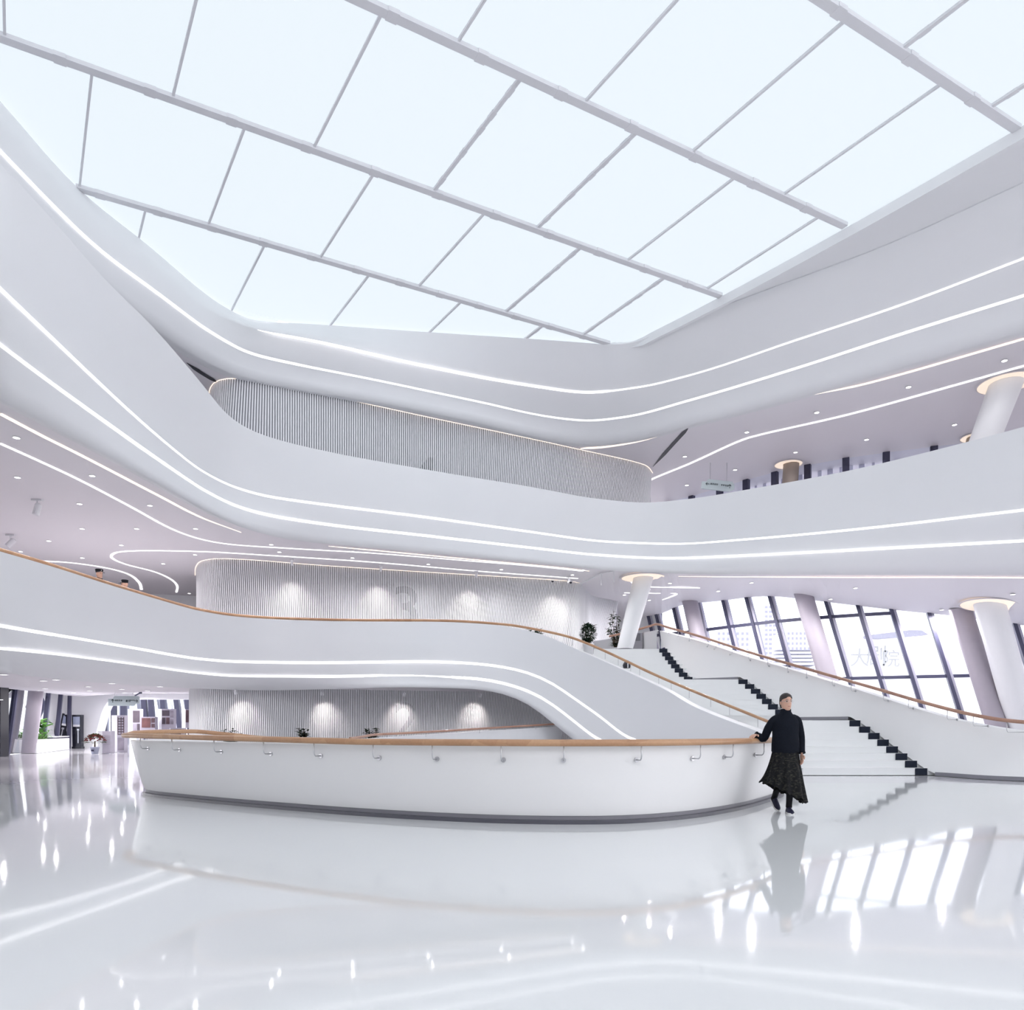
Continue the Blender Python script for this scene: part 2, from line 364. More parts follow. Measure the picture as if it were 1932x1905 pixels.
# thin bars between panels of a row, each its own piece (a few carry small clips)
def barpiece(name, p, q, w, h, z, m='beam', clips=0):
    t = (q-p); L = t.length; t.normalize(); nrm = Vector((-t.y, t.x, 0)); mb = MB()
    mtx = Matrix((t, nrm, Vector((0, 0, 1)))).transposed()
    mb.box((p+q)/2+Vector((0, -14, z-ZS)), (L, w, h), mtx)
    if clips:
        for s in clips: mb.box(p+t*L*s+Vector((0, -14, z-ZS-.01)), (.22, w*1.22, h*.9), mtx)
    return mb.build(name, m, SK, fix=False)
for al, bl, bh in bars:
    fat = ((round(al*10)+round(bl*7)) % 3 == 0)
    barpiece('glazing_bar', G(al, bl, 0), G(al, bh, 0), .085 if fat else .05, .07, ZS+.04, clips=(.12, .3, .42, .62, .88) if fat else 0)
for r in range(-3, 6):
    b = b0+db*r; aa = [x/4 for x in range(-90, 110) if inside(*G(x/4, b, 0).xy) and G(x/4, b, 0).y > -12]
    if len(aa) > 2: barpiece('skylight_beam', G(aa[0]-.1, b, 0), G(aa[-1]+.1, b, 0), .19, .10, ZS+.02, clips=[s/61 for s in range(2, 61, 5)])

# ---- level two balcony flowing down into the stair parapet
dT2 = [(900, 25.0), (960, 25.2), (1020, 25.1), (1080, 24.8), (1130, 24.3), (1168, 23.9), (1218, 23.25), (1256, 22.7), (1304, 22.0), (1435, 19.6), (1500, 18.4)]
zc = lambda v, z: FOC*(z-CAMH)/(HY-v)
def mk2(left, z, right):
    pts = [(u, v, zc(v, z)) for u, v in left]+right
    return line(pts)
fd2 = pchip([a for a, b in dT2], [b for a, b in dT2])
rr = lambda L: [(u, v, fd2(u)) for u, v in L]
T2 = mk2([(0, 1040), (100, 1069), (200, 1101), (300, 1131), (380, 1153), (450, 1164), (550, 1170), (700, 1173), (800, 1173)], 4.7, rr([(900, 1176), (960, 1183), (1020, 1195), (1080, 1221), (1130, 1243), (1168, 1260), (1218, 1283), (1256, 1301), (1304, 1330), (1435, 1382), (1500, 1408)]))
U2 = mk2([(0, 1180), (100, 1197), (250, 1222), (380, 1243), (450, 1248), (600, 1250), (800, 1248)], 3.34, rr([(900, 1252), (970, 1262), (1030, 1282), (1080, 1315), (1130, 1350), (1190, 1393), (1260, 1410), (1435, 1414), (1500, 1432)]))
L2 = mk2([(0, 1223), (100, 1233), (250, 1252), (380, 1270), (450, 1275), (600, 1276), (750, 1274)], 2.9, rr([(900, 1280), (980, 1297), (1030, 1320), (1080, 1358), (1130, 1395), (1180, 1414), (1260, 1425), (1435, 1430), (1500, 1445)]))
B2 = mk2([(0, 1268), (100, 1280), (250, 1292), (380, 1299), (500, 1302), (650, 1299), (750, 1296)], 2.5, rr([(900, 1300), (960, 1312), (1000, 1330), (1050, 1370), (1085, 1398), (1120, 1425), (1160, 1440), (1256, 1446), (1435, 1457), (1500, 1463)]))
US2 = [u for u in US if u < 1490]
r2 = [smooth_line([f(u) for u in US2], 1) for f in (T2, U2, L2, B2)]
def ext1(p):
    a = p[0]-p[3]; a.z = 0; a.normalize(); return [p[0]+a*28, p[0]+a*11]+p
r2 = [ext1(p) for p in r2]
c2 = offs(r2[3], .4, .06); mid2 = [a.lerp(b, .6) for a, b in zip(r2[2], r2[3])]
mb = MB(); grid_add(mb, [r2[0], [a.lerp(b, .5) for a, b in zip(r2[0], r2[1])], r2[1], r2[2], mid2, r2[3], c2])
bal2 = mb.build('balcony_fascia', 'white', None, True, fix=False); tag(bal2, 'white balcony band of the second level sweeping down beside the stairs', 'balcony')
tin2 = offs(r2[0], .32)
mb = MB(); grid_add(mb, [r2[0], tin2]); low2 = offs([a.lerp(b, min(1, .9/max(.1, a.z-b.z))) for a, b in zip(r2[0], r2[1])], .38); grid_add(mb, [tin2, low2]); mb.build('parapet_cap', 'white', bal2, fix=False)
face_strip('light_strip', r2, 1, .075, bal2, hi=2+len([u for u in US2 if u < 1210])); face_strip('light_strip', r2, 2, .085, bal2, hi=2+len([u for u in US2 if u < 1150]))
n2 = 2+len([u for u in US2 if u <= 905])
fl2 = [Vector((p.x, p.y, 3.8)) for p in low2[:n2]]
loft('floor_middle', [fl2, offs(fl2, 16.0)], 'ceil', None, False); tag(bpy.data.objects['floor_middle'], 'pale floor of the second level balcony', kind='structure')

# ---- window wall plan on the right (shared by levels)
GP = [Vector(p) for p in ((3.0, 44, 0), (7.0, 37.2, 0), (8.5, 35.6, 0), (10.1, 33.6, 0), (11.7, 31.9, 0), (13.4, 30.7, 0), (14.8, 30.0, 0), (16.5, 29.3, 0), (19.5, 28.2, 0), (24, 26.8, 0), (32, 24.5, 0))]
GC = curve3(GP, 10)
def GU(u):
    k = (u-CX)/FOC
    for a, b in zip(GC, GC[1:]):
        fa, fb = a.x-k*a.y, b.x-k*b.y
        if fa <= 0 <= fb: return a.lerp(b, -fa/(fb-fa))
    return GC[-1]
Wv = pchip([1150, 1200, 1245, 1290, 1365, 1440, 1453, 1520, 1620, 1700, 1800, 1932], [1168, 1166, 1158, 1141, 1133, 1125, 1125, 1131, 1143, 1152, 1162, 1180])
def WH(u): g = GU(u); return P(u, Wv(min(u, 2300)), g.y)

# ---- ceiling under level three
def outer3(i):
    u = US[i-2] if 2 <= i < len(US)+2 else None; p = c3[i]
    if u is None and i < 2: return p+Vector((-26, 0, 0))
    if u is None: return WH(2050 if i == len(US)+2 else 2400)
    if u < 1150:
        t = max(0.0, min(1.0, (u-330)/230.0)); an = math.radians(180-54*t*t*(3-2*t)-8*max(0, (u-560)/590)); R = 26-10*t-3*max(0, (u-560)/590)
        return p+Vector((math.cos(an)*R, math.sin(an)*R, 0))
    return WH(u)
oc3 = [outer3(i) for i in range(len(c3))]
C3 = loft('ceiling_lower', [c3, [a.lerp(b, .5) for a, b in zip(c3, oc3)], oc3], 'ceil', None, False); tag(C3, 'lilac white ceiling beneath the third level balcony', kind='structure')
def ceil_z3(u):  # depth blend from band edge to window head along a column of the picture
    return None
def on_c3(u, v):
    """point on the lower ceiling seen at a picture position"""
    if u < 1175:
        return PZ(u, v, 7.15-.004)
    i = uidx(min(u, 1932)); a, b = c3[i], WH(u)
    lo, hi = 0.0, 1.0
    for _ in range(40):
        t = (lo+hi)/2; p = a.lerp(b, t); vv = HY-(p.z-CAMH)*FOC/p.y
        if vv < v: lo = t
        else: hi = t
    d = a.lerp(b, (lo+hi)/2).y; return P(u, v, d-.06)
# ---- ceiling under level four
oc4 = offs(smooth_line(c4, 6), 16.0, .0); 
C4 = loft('ceiling_upper', [c4, oc4], 'ceil', None, False); tag(C4, 'grey lilac ceiling beneath the top band', kind='structure')
on_c4 = lambda u, v: PZ(u, v, 12.28-.012)
# ---- ceiling under level two (rises towards the outer windows)
def outer2(i):
    p = c2[i]; u = US2[i-2] if i >= 2 else -1
    if u < 380: return p+Vector((-22, 24*(max(u, 0)/380)+4, .75))
    nn = norm2(c2, i); return p+Vector((-22*max(0, 1-(u-380)/160), 20, .75))
nn2 = 2+len([u for u in US2 if u <= 960])
cc2 = c2[:nn2]; oc2 = [outer2(i) for i in range(nn2)]
C2 = loft('ceiling_hall', [cc2, oc2], 'ceil', None, False); tag(C2, 'white sloping ceiling of the ground floor hall', kind='structure')
def on_c2(u, v):
    i = 2+min(range(len(US2)), key=lambda k: abs(US2[k]-u)); i = min(i, nn2-1); best = None
    # march along the ray through the surface quads
    for a, b, c, d in zip(cc2, cc2[1:], oc2, oc2[1:]):
        for tri in ((a, b, d), (a, d, c)):
            n = (tri[1]-tri[0]).cross(tri[2]-tri[0]); dr = P(u, v, 1)-Vector((0, 0, CAMH)); dn = n.dot(dr)
            if abs(dn) < 1e-9: continue
            t = n.dot(tri[0]-Vector((0, 0, CAMH)))/dn
            if t < 1: continue
            q = Vector((0, 0, CAMH))+dr*t
            if all(((tri[(k+1) % 3]-tri[k]).cross(q-tri[k])).dot(n) >= -1e-6 for k in range(3)): best = q if best is None or q.y < best.y else best
    return (best if best is not None else PZ(u, v, 2.6))-Vector((0, 0, .012))

def ceil_strip(parent, fn, pts, w, m='led', per=8, taper=(0, 0), h=.012):
    c = curve3([fn(u, v) for u, v in pts], per); return ribbon(c, w, h, taper=taper).build('light_strip', m, parent)
ceil_strip(C3, on_c3, [(0, 836), (80, 872), (150, 905), (240, 952), (330, 1000), (380, 1017), (430, 1026), (560, 1035), (700, 1043), (900, 1059), (1000, 1067), (1100, 1077)], .07)
ceil_strip(C3, on_c3, [(333, 1117), (334, 1104), (320, 1091), (290, 1078), (240, 1065), (217, 1056), (210, 1049), (220, 1042), (250, 1039), (330, 1039), (400, 1041), (500, 1047), (700, 1060), (900, 1077), (1090, 1091)], .08)
ceil_strip(C3, on_c3, [(76, 1058), (130, 1061), (200, 1071), (240, 1082), (262, 1098), (267, 1112)], .10)
ceil_strip(C3, on_c3, [(0, 780), (80, 822), (150, 857), (300, 935), (380, 976), (455, 1004)], .08, 'ledw', taper=(0, .25))
ceil_strip(C3, on_c3, [(620, 1030), (750, 1042), (900, 1056), (1050, 1070), (1112, 1077)], .07, 'ledw', taper=(.15, .12))
ceil_strip(C3, on_c3, [(1280, 1087), (1400, 1088), (1600, 1089), (1800, 1089), (1932, 1090)], .05, 'ledw', taper=(.2, 0))
ceil_strip(C3, on_c3, [(1178, 1089), (1190, 1096), (1204, 1106), (1225, 1107), (1320, 1109)], .08)
ceil_strip(C3, on_c3, [(1178, 1118), (1230, 1119), (1276, 1120), (1262, 1127), (1205, 1143)], .09)
ceil_strip(C4, on_c4, [(1216, 912), (1232, 903), (1300, 875), (1400, 830), (1430, 821), (1600, 782), (1800, 727), (1932, 690)], .10)
ceil_strip(C4, on_c4, [(293, 617), (340, 652), (400, 688), (458, 713)], .14, 'ledw', taper=(.1, .2))
ceil_strip(C4, on_c4, [(1095, 846), (1140, 843), (1200, 833), (1268, 815)], .14, 'ledw', taper=(.1, .3))
ceil_strip(C4, on_c4, [(1530, 745), (1620, 727), (1700, 706), (1932, 639)], .09, 'ledw', taper=(.3, 0))
for pts in ([(1232, 880), (1265, 843), (1299, 806)], [(352, 684), (380, 703), (408, 720)]):
    o = ceil_strip(C4, on_c4, pts, .16, 'dark', taper=(.3, .1)); o.name = 'curtain_slot'
# ================================================================ SLATTED CORE WALL ON THREE LEVELS
def text_mesh(s, size, m, parent, name='numeral', ext=.004, bold=0.0):
    cu = bpy.data.curves.new(name, 'FONT'); cu.body = s; cu.size = size; cu.align_x = 'CENTER'; cu.extrude = ext; cu.offset = bold*size
    t = bpy.data.objects.new(name, cu); COL.objects.link(t); dg = bpy.context.evaluated_depsgraph_get()
    me = bpy.data.meshes.new_from_object(t.evaluated_get(dg)); bpy.data.objects.remove(t)
    me.materials.clear(); me.materials.append(M[m]); o = bpy.data.objects.new(name, me); COL.objects.link(o); o.parent = parent; return o
def upix(p): return CX+FOC*p.x/p.y
unit_slat = None
def slat_wall(label, path, z0, z1, pitch, tilt, num=None, wname='wall_slatted', warm=True):
    """path: plan curve (left to right); slats stand proud of a dark backing"""
    global unit_slat
    pl = resample([Vector((p.x, p.y, 0)) for p in path], pitch); n = len(pl)
    back = offs(pl, .036)
    W = loft(wname, [[Vector((p.x, p.y, z0)) for p in back], [Vector((p.x, p.y, z1)) for p in back]], 'slatback', None, False); tag(W, label, kind='structure')
    if unit_slat is None:
        mb = MB(); mb.box((0, 0, .5), (.038, .034, 1)); o = mb.build('slat', 'slat', W); unit_slat = o.data; bpy.data.objects.remove(o)
    for i in range(n):
        nn = norm2(pl, i); u = upix(pl[i]); tl = tilt(u); h = z1-z0
        o = bpy.data.objects.new('slat', unit_slat); COL.objects.link(o); o.parent = W
        rz = math.atan2(nn.y, nn.x)-math.pi/2
        t = Vector((nn.y, -nn.x, 0))
        o.location = Vector((pl[i].x, pl[i].y, z0))-t*tl*h
        o.rotation_euler = (0, math.atan(tl), rz); o.scale = (1, 1, h/math.cos(math.atan(tl)))
    if num:
        s, u, v, d_h, zb = num
        i = min(range(n), key=lambda k: abs(upix(pl[k])-u)); nn = norm2(back, i); o = text_mesh(s, d_h/.70, 'numeral', W, bold=.012)
        Lc = [0.0]
        for a, b in zip(back, back[1:]): Lc.append(Lc[-1]+(b-a).length)
        for vt in o.data.vertices:                       # wrap the numeral onto the curved backing
            sx = Lc[i]+vt.co.x; j = max(k for k in range(n-1) if Lc[k] <= sx); q = back[j].lerp(back[j+1], (sx-Lc[j])/(Lc[j+1]-Lc[j])); mm = norm2(back, j)
            vt.co = Vector((q.x, q.y, zb+vt.co.y))-mm*(.009+vt.co.z)
    if warm:
        c = [Vector((p.x, p.y, z1-.004)) for p in offs(pl, -.055)]
        ribbon(c[::4]+[c[-1]], .014, .01).build('cove_strip', 'ledw', W)
    return W, pl
til = lambda u: -.05 if u < 420 else (-.05*(1-(u-420)/280) if u < 700 else .24*((u-700)/460)**1.4 if u < 1160 else .24)
p2 = curve3([PZ(u, v, 7.15) for u, v in ((371, 1085), (373, 1068), (384, 1058), (410, 1054), (470, 1056), (600, 1066), (800, 1079), (1000, 1091), (1070, 1096), (1090, 1099), (1105, 1111), (1118, 1122), (1140, 1127), (1166, 1130))], 10)
SW2, pl2 = slat_wall('white vertical slat wall marked with a large 3 on the second level', p2, 3.8, 7.15, .068, til, ('3', 768, 0, 1.55, 5.02), 'wall_slatted')
p1 = [Vector((p.x*1.015-.1, p.y, 0)) for p in p2 if p.y < 31.5]
SW1, pl1 = slat_wall('white vertical slat wall marked with a large 2 on the ground floor', p1, 0, 2.62, .066, lambda u: til(u)*.8, ('2', 766, 0, 1.30, .86), 'wall_slatted_ground', warm=False)
til3 = lambda u: .10*max(0, (520-u)/120) if u < 520 else (.23*((u-800)/430)**1.5 if u > 800 else 0)
p3 = curve3([PZ(u, v, 12.28) for u, v in ((397, 752), (399, 735), (408, 722), (425, 716), (450, 715), (600, 743), (800, 786), (1000, 828), (1100, 850), (1190, 870), (1218, 879), (1229, 892))], 10)
SW3, pl3 = slat_wall('white vertical slat wall with a warm lit top on the third level', p3, 8.6, 12.28, .078, til3, ('4', 797, 0, 1.6, 9.28), 'wall_slatted_upper')
# back walls behind the core and at the outer edge
def wall(name, pts, z0, z1, m='white', th=.2, label=None):
    a = [Vector((x, y, z0)) for x, y in pts]; b = [Vector((x, y, z1)) for x, y in pts]; o = loft(name, [a, b, offs(b, th), offs(a, th)], m, None, False); tag(o, label, kind='structure'); return o
wall('wall_back_left', [(-40, 25), (-24, 31), (-14.5, 33.4), (-8, 35)], 3.8, 7.5, 'white', label='pale back wall of the second level behind the balcony')
wall('wall_back_upper', [(-30, 20), (-16, 33), (-4, 40)], 8.6, 12.4, 'white', label='pale back wall of the third level')
gl = [p for p in GC if p.x < 7.4]; wall('wall_back_stair', [(p.x, p.y) for p in gl], 0, 7.6, 'white', label='white wall beyond the slanted stair column')
wall('wall_back_core', [(-4, 41), (3.0, 44)], 0, 7.6, 'white', label='white wall behind the slatted core')

# ================================================================ SLANTED WINDOW WALL (right)
sGC = [0.0]
for a, b in zip(GC, GC[1:]): sGC.append(sGC[-1]+(b-a).length)
def at_s(s):
    s = max(0, min(sGC[-1], s))
    for i in range(len(GC)-1):
        if s <= sGC[i+1]: return GC[i].lerp(GC[i+1], (s-sGC[i])/(sGC[i+1]-sGC[i]))
    return GC[-1]
def s_of(u):
    g = GU(u)
    for i in range(len(GC)-1):
        L = (GC[i+1]-GC[i]).length
        if abs((g-GC[i]).length+(GC[i+1]-g).length-L) < 1e-4: return sGC[i]+(g-GC[i]).length
    return sGC[-1]
W1 = empty('window_1', GU(1500)); W1l = Vector(W1.location); tag(W1, 'slanted glazed wall with dark leaning mullions behind the stairs', kind='structure')
LEAN = .27
def beam2(name, p, q, w, dep, m, parent, base, dirv=None, shift=0.0):
    t = (q-p).normalized(); a = Vector(dirv) if dirv is not None else Vector((t.y, -t.x, 0)); a = (a-t*a.dot(t)).normalized(); b = t.cross(a)
    mb = MB(); mb.box((p+q)/2+a*shift-base, (w, dep, (q-p).length), Matrix((a, b, t)).transposed()); return mb.build(name, m, parent, fix=False)
ml = []
for u in (1225, 1240, 1273, 1317, 1366, 1409.5, 1453, 1505, 1558, 1618, 1681, 1752, 1830, 1913, 2010, 2120, 2260):
    top = WH(u); s = s_of(u); zt = top.z; f = (lambda z, s=s, zt=zt: Vector((*at_s(s+LEAN*(zt-z)).xy, z))); ml.append((f, zt))
for i, (f, zt) in enumerate(ml):
    p, q = f(zt+.25), f(0.0); t = (at_s(s_of(1500))-at_s(s_of(1450)))
    tv = (ml[min(i+1, len(ml)-1)][0](3)-ml[max(i-1, 0)][0](3)).normalized()
    o = beam2('mullion', p, q, .13, .30, 'mull', W1, W1l, tv); beam2('mullion_lit_side', p, q, .10, .16, 'mull2', o, W1l, tv, .115)  # paler box imitates the mullion side lit from outside
for i in range(len(ml)-1):
    (f, zt), (g, zu) = ml[i], ml[i+1]; tops = min(zt, zu); lv = [z for z in (.64, 3.22, 5.8) if z < tops-.05]
    for z in lv:
        t = (g(z)-f(z)).normalized(); beam2('transom', f(z), g(z), .13, .14, 'mull', W1, W1l, (0, 0, 1))
    zs = [0]+lv+[None]
    for a, b in zip(zs, zs[1:]):
        pa, pb = f(a), g(a); pc, pd = (g(b), f(b)) if b is not None else (g(zu+.1), f(zt+.1))
        nn = Vector((0, .012, 0)); V = [x-W1l for x in (pa, pb, pc, pd)]; V += [v+nn for v in V]
        obj('pane', V, [(0, 1, 2, 3), (7, 6, 5, 4), (0, 4, 5, 1), (1, 5, 6, 2), (2, 6, 7, 3), (3, 7, 4, 0)], 'glass', W1)
# upper level windows
W2 = empty('window_2', GU(1500)+Vector((0, 0, 8.6))); W2l = Vector(W2.location); tag(W2, 'glazed wall with dark posts on the third level', kind='structure')
uu = [1262, 1305, 1358, 1408, 1462, 1524, 1596, 1672, 1762, 1850, 1950]
for i, u in enumerate(uu):
    g = GU(u); tv = (GU(u+10)-GU(u-10)).normalized()
    beam2('mullion', Vector((g.x, g.y, 12.4)), Vector((g.x, g.y, 8.6)), .26, .20, 'mull', W2, W2l, tv)
    if i < len(uu)-1:
        h = GU(uu[i+1]); V = [Vector((*p.xy, z))-W2l for p, z in ((g, 8.6), (h, 8.6), (h, 12.4), (g, 12.4))]; V += [v+Vector((0, .012, 0)) for v in V]
        obj('pane', V, [(0, 1, 2, 3), (7, 6, 5, 4), (0, 4, 5, 1), (1, 5, 6, 2), (2, 6, 7, 3), (3, 7, 4, 0)], 'glass', W2)
SC = empty('sun_screen', GU(1500)+Vector((0, 2, 9))); SCl = Vector(SC.location); tag(SC, 'pale vertical fin screen outside the third level windows', 'screen')
M['fin'] = mat('fin_lilac', (0.72, 0.69, 0.80), .5, noise=.05); M['fin2'] = mat('fin_pale', (0.86, 0.84, 0.93), .5, noise=.03)
s0, s1 = s_of(1262), s_of(1950)
for k in range(34):
    s = s0+(s1-s0)*k/33; p = at_s(s); t = (at_s(s+.2)-at_s(s-.2)).normalized(); nn = Vector((-t.y, t.x, 0))
    beam2('fin', Vector((p.x, p.y, 14))+nn*1.1, Vector((p.x, p.y, 8.2))+nn*1.1, .10+.06*(k % 3), .05, 'fin2' if k % 3 == 1 else 'fin', SC, SCl, t)
# ================================================================ COLUMNS
def column(label, top, bot, rt, rb, m, squash=1.0, recess=0.0, warm=True, zover=.25, ring=None, nrm=None):
    top = Vector(top); bot = Vector(bot); E = empty('column', bot); tag(E, label, 'column', kind='structure')
    ax = (top-bot); t2 = top+ax.normalized()*zover; n = 28; mb = MB(); V = []
    for p, r in ((bot, rb), (bot.lerp(t2, .5), (rb+rt)/2), (t2, rt)):
        V.append([p-bot+Vector((r*math.cos(2*math.pi*k/n), r*squash*math.sin(2*math.pi*k/n), 0)) for k in range(n)])
    loft('shaft', V, m, E, True, True)
    if recess:
        c = ring or top; rows = []; Q = Vector((0, 0, 1)).rotation_difference(nrm).to_matrix() if nrm is not None else Matrix.Identity(3)
        for r, dz in ((recess, -.015), (recess-.07, -.03), (recess-.07, .02)):
            rows.append([c-bot+Q @ Vector((r*math.cos(2*math.pi*k/36), r*math.sin(2*math.pi*k/36), dz)) for k in range(36)])
        loft('recess_ring', rows, 'ceil', E, True, True)
        rows = [[c-bot+Q @ Vector((r*math.cos(2*math.pi*k/36), r*math.sin(2*math.pi*k/36), -.02)) for k in range(36)] for r in (recess-.07, rt*.7)]
        loft('recess_glow', rows, 'ledcol', E, True, True)
    return E
M['ledcol'] = mat('recess_glow', (.6, .55, .5), .5, emit=(1.0, .80, .62), estr=.75)
CB = P(1178, 1226.5, 28.75); CB.z = 4.19
ce = column('white slanted column at the head of the stairs', on_c3(1214, 1089), CB, .40, .31, 'white', 1, .92)
MB().lathe([(.335, 0), (.335, .05)], (0, 0, .01), 24).build('base_ring', 'plinth', ce, fix=False)
q0_, q1_, q2_ = on_c3(1867, 1141), on_c3(1880, 1141), on_c3(1867, 1150); cn_ = (q1_-q0_).cross(q2_-q0_).normalized(); cn_ = cn_ if cn_.z > 0 else -cn_
column('white slanted column with a glowing recess behind the stair wall', on_c3(1867, 1141), P(1947, 1520, 27.6)*1+Vector((0, 0, 1.75)), .50, .52, 'white', 1, .98, nrm=cn_)
for lab, ut, ub, r, m in (('taupe leaning column at the far end of the glazed wall', 1302, 1320, .36, 'colgrey'), ('taupe leaning column in the middle of the glazed wall', 1518, 1548, .38, 'colgrey'), ('taupe leaning column close to the white slanted column', 1816, 1838, .40, 'colgrey')):
    h = WH(ut); d = h.y-.9; top = P(ut, Wv(ut)-3, d); s = LEAN*top.z; g = at_s(s_of(ut)+s)-at_s(s_of(ut)); column(lab, top, Vector((top.x+g.x, top.y+g.y, 0)), r, r, m, .8)
t = PZ(1899, 722, 12.28); column('pale leaning column with a glowing recess on the third level', t, t+Vector((-1.25, .3, -3.7)), .50, .42, 'white', 1, .88)
t = PZ(1493, 875, 12.28); column('brown column in front of the third level windows', t, t+Vector((-.25, 0, -3.7)), .32, .32, 'colbrown', 1, .62, ring=t+Vector((-.12, 0, 0)))
t = PZ(1842, 824, 12.28); column('brown column half hidden by the parapet on the third level', t, t+Vector((-.9, 0, -3.7)), .32, .32, 'colbrown', 1, .60)
# ================================================================ STAIRS
XRP = pchip([18.0, 18.6, 21.2, 22.4, 25.0, 26.0, 28.6, 30.0], [10.55, 10.4, 9.65, 8.5, 7.67, 6.32, 5.86, 5.6])
ST = empty('staircase', (8, 18.6, 0)); STl = Vector(ST.location); tag(ST, 'white staircase with dark end tiles climbing to the second level', 'staircase')
RISE, RUN = .175, .325; topz_ = lambda d: 9
XLP = pchip([18.0, 18.4, 19.6, 22.0, 22.7, 23.25, 24.3, 24.8, 25.2, 26.0, 27.0], [7.5, 7.35, 6.95, 5.75, 5.2, 4.75, 3.5, 2.8, 1.2, -.6, -1.2])
flights = [(18.6, 0.0, 6.2), (22.4, 1.4, 3.0), (26.0, 2.8, -1.2)]
for fi, (d0, z0, xl) in enumerate(flights):
    for k in range(8):
        d = d0+RUN*k; zt = z0+RISE*(k+1); last = k == 7; dep = RUN+.02 if not last else (1.25 if fi < 2 else 3)
        mb = MB(); x0, x1 = XLP(d), XRP(d)+(.55 if zt < topz_(d) else .3); zb = max(0, zt-RISE-.02)
        mb.box(Vector(((x0+x1)/2, d+dep/2, (zt+zb)/2))-STl, (x1-x0, dep, zt-zb)); mb.box(Vector(((x0+x1)/2, d+.004, zt-.014))-STl, (x1-x0, .03, .028)); mb.build('step', 'step', ST, fix=False)
        xr = XRP(d); mb = MB()
        tall = fi == 2 and last
        mb.box(Vector((xr-.15, d-.014, zt-RISE/2+(.0 if not tall else -.09)))-STl, (.30, .016, RISE-.004 if not tall else RISE*2+.02)); mb.build('end_tile', 'tile', ST, fix=False)
mb = MB(); mb.box(Vector((.6, 32.5, 4.05))-STl, (9.0, 7.4, .28)); mb.build('landing_slab', 'step', ST, fix=False)
# right stair wall: ruled between the stepped foot and the smooth top
ds = [i*.2+16.0 for i in range(0, 66)]
topx = pchip([15.5, 16.4, 17.5, 18.5, 19.2, 20.3, 21.6, 23, 25.3, 27.4, 28.8, 29.2], [13.6, 12.9, 12.07, 11.2, 10.62, 10.17, 9.7, 9.14, 8.08, 6.97, 5.86, 5.7])
topz = pchip([15.5, 17.5, 18.5, 19.2, 20.3, 21.6, 23, 25.3, 27.4, 28.8, 29.2], [1.06, 1.12, 1.36, 1.64, 2.0, 2.41, 2.85, 3.6, 4.38, 4.93, 5.05])
footz = linear([18.3, 18.6, 21.2, 22.4, 25.0, 26.0, 28.6, 29.2], [0.0, .12, 1.5, 1.5, 2.9, 2.9, 4.3, 4.3])
footx = pchip([15.5, 16.4, 17.2, 18.1, 18.6, 21.2, 22.4, 25.0, 26.0, 28.6, 29.2], [12.6, 11.55, 10.85, 10.62, 10.42, 9.67, 8.52, 7.69, 6.34, 5.88, 5.8])
ds = [d for d in ds if d <= 29.2]
tp = [Vector((topx(d), d, topz(d))) for d in ds]; fp = [Vector((footx(d), d, max(.05, footz(d)))) for d in ds]
th = lambda i: Vector((.28, .12, 0))
mb = MB(); grid_add(mb, [fp, [a.lerp(b, .5)+Vector((.02, 0, 0)) for a, b in zip(fp, tp)], tp])
tpo = [p+th(i) for i, p in enumerate(tp)]
SWL = mb.build('wall_stair', 'barrier', None, True, fix=False); tag(SWL, 'white curved stair wall below the far handrail', kind='structure')
mb = MB(); grid_add(mb, [tp, tpo]); grid_add(mb, [tpo, [Vector((p.x, p.y, 0)) for p in tpo]]); mb.build('wall_cap', 'white', SWL, fix=False)
# wall turning away at the head of the stairs
hp = [Vector((5.7, 29.2, 0)), Vector((5.2, 30.4, 0)), Vector((4.6, 31.6, 0)), Vector((3.6, 33.0, 0))]
mb = MB(); a = [p+Vector((0, 0, 4.2)) for p in hp]; b = [p+Vector((0, 0, 5.05)) for p in hp]; grid_add(mb, [a, b]); o2 = [p+Vector((.15, .25, 0)) for p in b]; grid_add(mb, [b, o2]); mb.build('wall_return', 'white', SWL, fix=False)
bb = [p for d, p in zip(ds, fp) if d <= 18.5]
BBR = loft('baseboard_right', [[Vector((p.x-.03, p.y-.03, z)) for p in bb] for z in (0, .09)]+[[Vector((p.x+.05, p.y, .09)) for p in bb]], 'plinth2', None, False); tag(BBR, 'grey base strip along the foot of the stair wall', kind='structure')
for (d0, d1, z) in ((21.25, 22.45, 1.42), (25.05, 26.05, 2.82)):
    q = [Vector((footx(d0+(d1-d0)*k/6)-.03, d0+(d1-d0)*k/6-.02, z)) for k in range(7)]
    loft('landing_baseboard', [q, [p+Vector((0, 0, .09)) for p in q]], 'plinth2', SWL, False)

# ================================================================ FRONT BARRIER
def fz(u, v): d = FOC*CAMH/(v-HY); return Vector(((u-CX)/FOC*d, d, 0))
bp = [Vector((6.55, 18.6, 0)), Vector((5.85, 16.6, 0)), Vector((5.15, 14.4, 0)), fz(1478, 1501.5), fz(1460, 1509), fz(1400, 1527), fz(1300, 1544), fz(1200, 1552.5), fz(1100, 1555), fz(950, 1553), fz(800, 1546.5), fz(640, 1536), fz(450, 1520), fz(330, 1508), fz(285, 1502.5), fz(270, 1498), Vector((-6.55, 13.6, 0)), Vector((-6.1, 14.5, 0)), Vector((-5.2, 15.3, 0)), Vector((-3.2, 16.4, 0)), Vector((-.5, 17.6, 0)), Vector((2, 19, 0))]
bc = resample(curve3(bp, 10), step=.14)
BO = lambda w, z: [p+norm2(bc, i)*(-w)+Vector((0, 0, z)) for i, p in enumerate(bc)]   # travelling right to left: outside is the right-hand... sign set below
sgn = 1.0 if (norm2(bc, len(bc)//2)).y < 0 else -1.0
